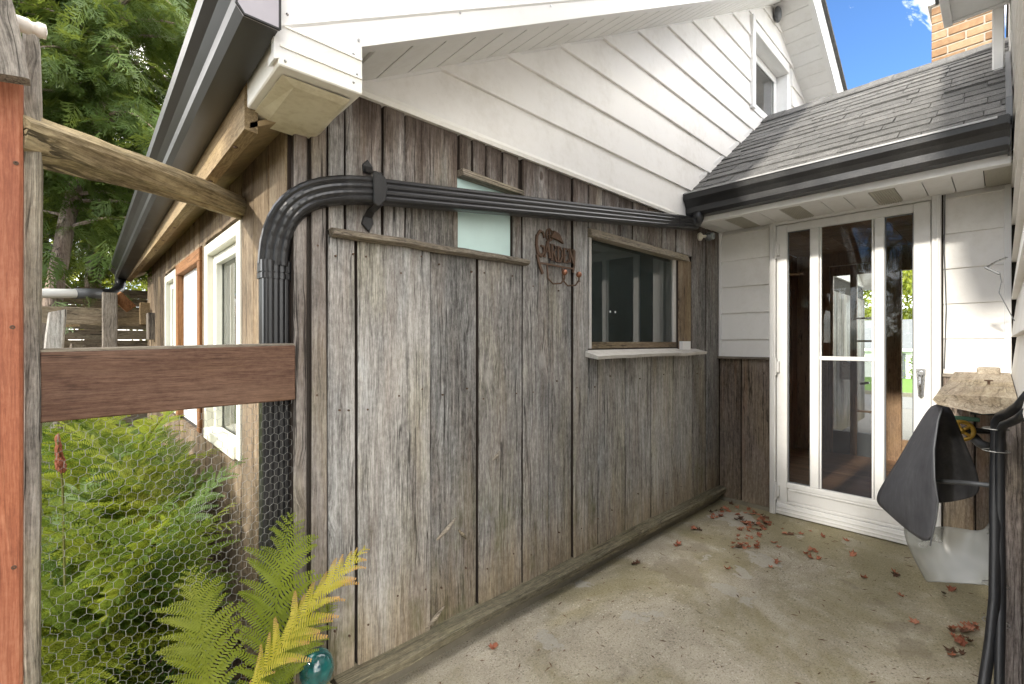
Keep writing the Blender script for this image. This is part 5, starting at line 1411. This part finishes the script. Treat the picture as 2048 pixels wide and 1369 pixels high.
for (cx_, cy_), sx_, sy_, n in cl_px:
    for i in range(n):
        q = gp(cx_ + LR.uniform(-sx_, sx_), cy_ + LR.uniform(-sy_, sy_))
        if q[0] > XB - .05 or q[1] > YA - .06 or q[1] < .0: continue
        dk = LR.random() < .28
        o = bpy.data.objects.new('fallen_leaf', LR.choice(LMd if dk else LM)); COL.objects.link(o)
        near = sum(1 for s_ in seen_l if (s_[0] - q[0]) ** 2 + (s_[1] - q[1]) ** 2 < .0009); seen_l.append(q)
        s_ = LR.uniform(.020, .038); o.scale = (s_, s_ * LR.uniform(.8, 1.1), s_)
        o.rotation_euler = (LR.uniform(-.25, .25), LR.uniform(-.2, .2), LR.uniform(0, 6.28)); o.location = (q[0], q[1], .001 + .006 * near)
        if dk: tag(o, 'dark brown curled dead leaf on the mossy concrete patio', 'leaf', 'dark dead leaves on the patio')
        else: tag(o, 'dry red brown dead leaf on the mossy concrete patio', 'leaf', 'red brown dead leaves on the patio')
# twigs and crumbs
mm = MB()
for _ in range(420):
    x, y = LR.uniform(.6, 3.5), LR.uniform(.0, 1.4)
    a = LR.uniform(0, 6.28); l = LR.uniform(.004, .02); w_ = LR.uniform(.001, .003)
    dx, dy = math.cos(a) * l, math.sin(a) * l
    mm.add([(x - dx, y - dy, .001), (x - dy / l * w_, y + dx / l * w_, .003), (x + dx, y + dy, .002), (x + dy / l * w_, y - dx / l * w_, .001)], [(0, 1, 2), (0, 2, 3)])
o = obj('debris', mm, M['deadd'], None, fix=False); tag(o, 'tiny dark twigs and crumbs scattered over the patio', 'debris', None, 'stuff')

# teal glass globe on a stone
m = MB().ball((0, 0, 0), 1, 10, 8)
r = random.Random(3)
m.v = [(.50 + v[0] * .085 * (1 + r.uniform(-.08, .08)), 1.36 + v[1] * .085 * (1 + r.uniform(-.08, .08)), .10 + v[2] * .10) for v in m.v]
st_ = obj('rock', m, M['stone'], None, bev=.01); tag(st_, 'yellowish rock under the teal glass ball at the shed corner', 'rock')
m = MB().ball((0, 0, 0), 1, 14, 10)
m.v = [(.505 + v[0] * .048 * (1 + r.uniform(-.03, .03)), 1.37 + v[1] * .048 * (1 + r.uniform(-.03, .03)), .245 + v[2] * .058) for v in m.v]
tg = obj('glass_ball', m, M['tealglass'], None, smooth=True); tag(tg, 'shiny teal glass ball on a rock at the shed corner', 'glass ornament')

# ================================================================== GARDEN STRUCTURES FARTHER BACK
pg = thing('garden_post', 'grey timber post with slanting brace under the end of the eave gutter', 'post', (.18, 5.2, 0))
q0, q1 = onY(206, 690, 5.2), onY(232, 690, 5.2)
obj('post', plank_mb(lambda u, w, n: (u, 5.2 - n, w), q0[0] - .005, q1[0] + .01, 0, 1.62, n0=-.08, th=.10, jit=.002, gap=0, ch=.006), M['greywood'], pg)
obj('brace', MB().sweep([(-.045, -.02), (.045, -.02), (.045, .02), (-.045, .02)], [onY(232, 590, 5.3), onY(262, 618, 5.35)], (0, 1, 0)), M['orange'], pg, bev=.003)
hb = thing('fence_rail', 'heavy split timber rail at the back of the fern garden', 'fence', (-.1, 5.45, 1.3))
z0, z1 = onY(200, 650, 5.45)[2], onY(200, 617, 5.45)[2]
m = MB(); loops = []
for i in range(9):
    x = -.55 + i * .13; j = R.uniform(-.006, .006)
    loops.append([(x, 5.42, z0 + j), (x, 5.42, z1 + j), (x, 5.48, z1 + j + .004), (x, 5.48, z0 + j)])
obj('rail', m.loft(loops), M['greywoodX'], hb)
obj('rail_batten', MB().hexa([(-.55, 5.40, z0 - .06), (.0, 5.40, z0 - .02), (.0, 5.419, z0 - .02), (-.55, 5.419, z0 - .06), (-.55, 5.40, z0 - .03), (.0, 5.40, z0 + .0), (.0, 5.419, z0 + .0), (-.55, 5.419, z0 - .03)]), M['rawwood'], hb)
obj('end_block', MB().box(.40, .47, 5.36, 5.42, 1.36, 1.56), M['rawwood'], hb, bev=.003)
bfn = thing('board_fence', 'dark grey horizontal board fence behind the fern garden', 'fence', (0, 7.4, 0))
z = .1
while z < 1.75:
    h_ = R.uniform(.10, .16)
    obj('board', MB().box(-2.4, .9, 7.40 + R.uniform(-.01, .01), 7.43, z + .004, z + h_), M['greywoodX'], bfn); z += h_
for x in (-1.6, -.2, .7): obj('post', MB().box(x, x + .1, 7.44, 7.54, 0, 1.8), M['greywood'], bfn)
for k, (px, lean) in enumerate(((82, .06), (100, -.03), (120, .08))):
    q = onY(px, 600, 4.6)
    o = obj('old_post', plank_mb(lambda u, w, n: (u + lean * w, 4.6 + .1 * k - n, w), q[0] - .05, q[0] + .045, 0, [1.42, 1.34, 1.18][k], n0=-.05, th=.07, jit=.006, seg=8, ch=.01, raggy=.02, gap=0), M['greywood' if k else 'post'], None)
    tag(o, ['weathered leaning post with a split top beside the white drain pipe', 'rough brown post at the left end of the timber rail', 'short tilted timber stub beside the rail end'][k], 'post')

# ================================================================== TREES
def spray_template(seed, L=.34):
    r = random.Random(seed); V, F = [], []
    def strip(p, d, l, w, nrm):
        o = len(V); sd = np.cross(d, nrm); sd /= (np.linalg.norm(sd) + 1e-9)
        a, b = p + d * l * .45, p + d * l
        V.extend([p + sd * w * .3, p - sd * w * .3, a - sd * w, a + sd * w]); F.append((o, o + 1, o + 2, o + 3))
        o = len(V); V.extend([a + sd * w, a - sd * w, b - sd * w * .25, b + sd * w * .25]); F.append((o, o + 1, o + 2, o + 3))
    nrm = np.array([0, 0, 1.]); d0 = np.array([1., 0, 0])
    n = 9
    for i in range(n):
        t = (i + .5) / n
        p = np.array([L * t, 0, -.30 * L * t * t])
        for sd in (-1, 1):
            a = math.radians(38 + r.uniform(-8, 8)); d = np.array([math.cos(a), sd * math.sin(a), r.uniform(-.45, .05)]); d /= np.linalg.norm(d)
            l = L * .52 * (1 - .75 * t) * r.uniform(.8, 1.2)
            strip(p, d, l, .006 + .004 * (1 - t), nrm)
            for q, sd2 in ((.35, 1), (.6, -1)):
                a2 = a * sd + sd2 * math.radians(34); d2 = np.array([math.cos(a2), math.sin(a2), r.uniform(-.4, 0)]); d2 /= np.linalg.norm(d2)
                o = len(V); s2 = np.cross(d2, nrm); s2 /= np.linalg.norm(s2); b0 = p + d * l * q; V.extend([b0, b0 + d2 * l * .22 + s2 * .006, b0 + d2 * l * .45, b0 + d2 * l * .22 - s2 * .006]); F.append((o, o + 1, o + 2, o + 3))
    strip(np.array([0, 0, 0.]), d0, L * .55, .004, nrm); strip(np.array([L * .5, 0, -.08 * L]), np.array([.96, 0, -.28]), L * .55, .004, nrm)
    return np.array(V), np.array(F)
ST = [spray_template(k) for k in range(3)]
def cedar(name, label, base, top, trunk_r, z0, z1, rad, nl, seed, bark='bark', group=None, mat='cedar', spr=9, skew=(0, 0), dense=1.0):
    r = random.Random(seed)
    t = thing(name, label, 'tree', base, group)
    b, tp_ = Vector(base), Vector(top); pth = [b.lerp(tp_, i / 8) + Vector((.04 * math.sin(i * 1.3 + seed), .04 * math.cos(i * 1.7), 0)) for i in range(9)]
    obj('trunk', MB().tube(pth, [trunk_r * (1.15 - i * .10) for i in range(9)], 10), M[bark], t, smooth=True)
    VV, FF, off = [], [], 0; lm = MB()
    for k in range(nl):
        f = (k + r.random()) / nl; zz = z0 + (z1 - z0) * f
        s = (zz - b.z) / (tp_.z - b.z); o = b.lerp(tp_, min(s, 1))
        az = r.uniform(0, 2 * math.pi); ln = rad * (1 - .55 * f) * r.uniform(.65, 1.1)
        pts = []
        for i in range(7):
            u = i / 6; pts.append(o + Vector((math.cos(az) * ln * u + skew[0] * u, math.sin(az) * ln * u + skew[1] * u, .25 * ln * u - .55 * ln * u * u)))
        lm.tube(pts, [.012 * (1.05 - i / 6.5) * (1 + rad / 4) for i in range(7)], 5, cap=False)
        ns = int(spr * ln * dense)
        for j in range(ns):
            u = .05 + .98 * r.random(); i = min(int(u * 6), 5); p = pts[i].lerp(pts[i + 1], min(u * 6 - i, 1.2))
            T_, Q_ = ST[r.randrange(3)]
            a = az + r.gauss(0, .8); sc_ = r.uniform(.45, 1.05)
            p = p + Vector((r.gauss(0, .10), r.gauss(0, .10), r.gauss(-.03, .10)))
            mt = Matrix.Rotation(a, 3, 'Z') @ Matrix.Rotation(r.uniform(.1, 1.0), 3, 'Y') @ Matrix.Rotation(r.uniform(-.9, .9), 3, 'X')
            W = (T_ * sc_) @ np.array(mt).T + np.array(p)
            VV.append(W); FF.append(Q_ + off); off += len(W)
    obj('limbs', lm, M[bark], t, fix=False)
    raw('crown', np.concatenate(VV), np.concatenate(FF), M[mat], t, base)
    return t
cedar('cedar_tree', 'pale leaning cedar trunk with drooping sprays behind the log pole', (-.40, 5.9, -.05), (.55, 6.5, 6.5), .075, 2.3, 6.4, 2.0, 60, 1, 'barkp', dense=5.0)
cedar('cedar_tree', 'dark upright cedar with dense green sprays beyond the garden post', (.10, 7.9, -.05), (.35, 8.0, 8.5), .085, 2.6, 8.2, 2.3, 90, 2, dense=4.0)
cedar('cedar_tree', 'tall cedar rising behind the gutter end with a hidden trunk', (1.5, 8.6, -.05), (1.4, 8.7, 9.0), .11, 2.4, 8.6, 2.6, 90, 3, dense=2.8)
cedar('cedar_tree', 'cedar beyond the grey post with sprays hanging over the fence', (-1.3, 7.2, -.05), (-1.1, 7.3, 8.0), .10, 2.0, 7.6, 2.1, 70, 4, dense=1.8)
def leafy(name, label, base, h, r_, n, seed, mat, trunk_r=.12, z0=.35, leaf=.05, group=None):
    r = random.Random(seed); t = thing(name, label, 'tree', base, group); b = Vector(base)
    obj('trunk', MB().tube([b, b + Vector((.1, .05, h * .35)), b + Vector((.15, .1, h * .7))], [trunk_r, trunk_r * .75, trunk_r * .4], 8), M['bark'], t, smooth=True)
    m = MB(); cl_ = []
    for k in range(26):
        a = r.uniform(0, 6.28); zz = z0 * h + (h * (1 - z0)) * r.random(); ww = r_ * math.sqrt(max(.1, 1 - ((zz / h - .62) / .5) ** 2)) * math.sqrt(r.random())
        p = b + Vector((math.cos(a) * ww, math.sin(a) * ww, zz)); cl_.append(p)
        m.tube([b + Vector((.1, .06, h * r.uniform(.3, .6))), (b + Vector((.1, .06, h * .5)) + p) / 2 + Vector((0, 0, .1)), p], [.03, .02, .008], 4, cap=False)
    obj('limbs', m, M['bark'], t, fix=False)
    rr = np.random.default_rng(seed); C = np.array([tuple(p) for p in cl_])
    idx = rr.integers(0, len(C), n); ctr = C[idx] + rr.normal(size=(n, 3)) * np.array([.28, .28, .22]) * r_ * .75
    d = rr.normal(size=(n, 3)); d[:, 2] -= .4; d /= np.linalg.norm(d, axis=1)[:, None]; e = np.cross(d, rr.normal(size=(n, 3))); e /= np.linalg.norm(e, axis=1)[:, None]
    s_ = (leaf * rr.uniform(.6, 1.3, n))[:, None]
    V = np.stack([ctr - d * s_, ctr + e * s_ * .55, ctr + d * s_, ctr - e * s_ * .55], 1).reshape(-1, 3)
    raw('crown', V, np.arange(4 * n).reshape(-1, 4), M[mat], t, base)
    return t
leafy('maple_tree', 'yellow green maple seen through the cedars behind the garden', (-.9, 11.5, -.05), 5.5, 2.3, 14000, 21, 'yleaf')
leafy('maple_tree', 'bright yellowing maple low behind the board fence', (1.2, 13.5, -.05), 6.0, 2.6, 14000, 22, 'yleaf')
leafy('maple_tree', 'sunlit green maple standing across the road behind the garage', (58, 4.5, -2.2), 11.5, 5.0, 12000, 23, 'yleaf', .2, z0=.1, leaf=.22)
leafy('maple_tree', 'broad green maple towering over the far garage roof', (60, 10.5, -2.2), 11.5, 5.5, 12000, 24, 'yleaf', .2, z0=.1, leaf=.22)
# unseen cedar hedge added behind the camera to shade patio and door
hd = thing('added_shade_hedge', 'unseen cedar hedge added behind the camera to shade the patio', 'hedge', (-2.6, .2, 0))
HR = random.Random(9); VV, FF, off = [], [], 0
for k in range(1250):
    x, y, z = HR.uniform(-3.0, -2.2), HR.uniform(-2.0, 1.55), HR.uniform(.1, 3.9)
    T_, Q_ = ST[HR.randrange(3)]
    mt = Matrix.Rotation(HR.uniform(0, 6.28), 3, 'Z') @ Matrix.Rotation(HR.uniform(.0, 1.2), 3, 'Y') @ Matrix.Rotation(HR.uniform(-.9, .9), 3, 'X')
    W = (T_ * HR.uniform(.9, 1.5)) @ np.array(mt).T + np.array((x, y, z)); VV.append(W); FF.append(Q_ + off); off += len(W)
raw('foliage', np.concatenate(VV), np.concatenate(FF), M['cedar'], hd, (-2.6, .2, 0))
for y in (-1.6, -.8, 0, .8, 1.4): obj('stem', MB().tube([(-2.6, y, 0), (-2.58, y, 1.5), (-2.6, y + .05, 3.2)], [.06, .045, .02], 6), M['bark'], hd)

# ================================================================== ACROSS THE ROAD
gz = -1.75
ga = thing('garage', 'white garage with grey roof across the road seen through the door glass', 'garage', (49, 7.5, gz))
obj('wall', MB().box(47, 54, 4.75, 11.5, gz - .1, gz + 2.45), M['siding'], ga)
obj('garage_door', MB().box(46.94, 47, 7.2, 10.4, gz, gz + 2.1), M['trim'], ga, bev=.01)
obj('side_door', MB().box(46.95, 47, 5.15, 5.45, gz, gz + 2.05), M['grey'], ga, bev=.01)
obj('roof', MB().prism([(46.5, gz + 2.35), (50.5, gz + 4.7), (54.5, gz + 2.35), (54.5, gz + 2.5), (50.5, gz + 4.85), (46.5, gz + 2.5)], lambda u, w, n: (u, n, w), 4.3, 12), M['roofgrey'], ga)
obj('eave_trim', MB().box(46.4, 46.52, 4.3, 12, gz + 2.22, gz + 2.44), M['trim'], ga)
sb = MB()
for i in range(240):
    c_ = Vector((46.2 + LR.gauss(0, .18), 4.55 + LR.gauss(0, .2), gz + LR.uniform(.05, 1.9))); d_ = Vector((LR.gauss(0, 1), LR.gauss(0, 1), LR.gauss(0, 1))).normalized() * .10; e_ = d_.cross(Vector((LR.gauss(0, 1), LR.gauss(0, 1), LR.gauss(0, 1)))).normalized() * .05
    sb.add([c_ - d_, c_ + e_, c_ + d_, c_ - e_], [(0, 1, 2, 3)])
sh_ = obj('shrub', sb, M['gleaf'], None, fix=False); tag(sh_, 'narrow green shrub at the corner of the far garage', 'shrub')
# mailbox on the far part of the shed wall
mbx = Vector(frA(7.55, .80, .022))
mb_ = thing('mailbox', 'grey metal mailbox on the plank wall seen through the inner door', 'mailbox', mbx)
obj('box', MB().hexa([(7.42, YA - .14, .70), (7.70, YA - .14, .70), (7.70, YA - .02, .70), (7.42, YA - .02, .70), (7.42, YA - .14, .90), (7.70, YA - .14, .90), (7.70, YA - .02, .97), (7.42, YA - .02, .97)]), M['chrome'], mb_, bev=.005)
obj('lid', MB().hexa([(7.41, YA - .15, .905), (7.71, YA - .15, .905), (7.71, YA - .02, .975), (7.41, YA - .02, .975), (7.41, YA - .15, .913), (7.71, YA - .15, .913), (7.71, YA - .02, .985), (7.41, YA - .02, .985)]), M['grey'], mb_)
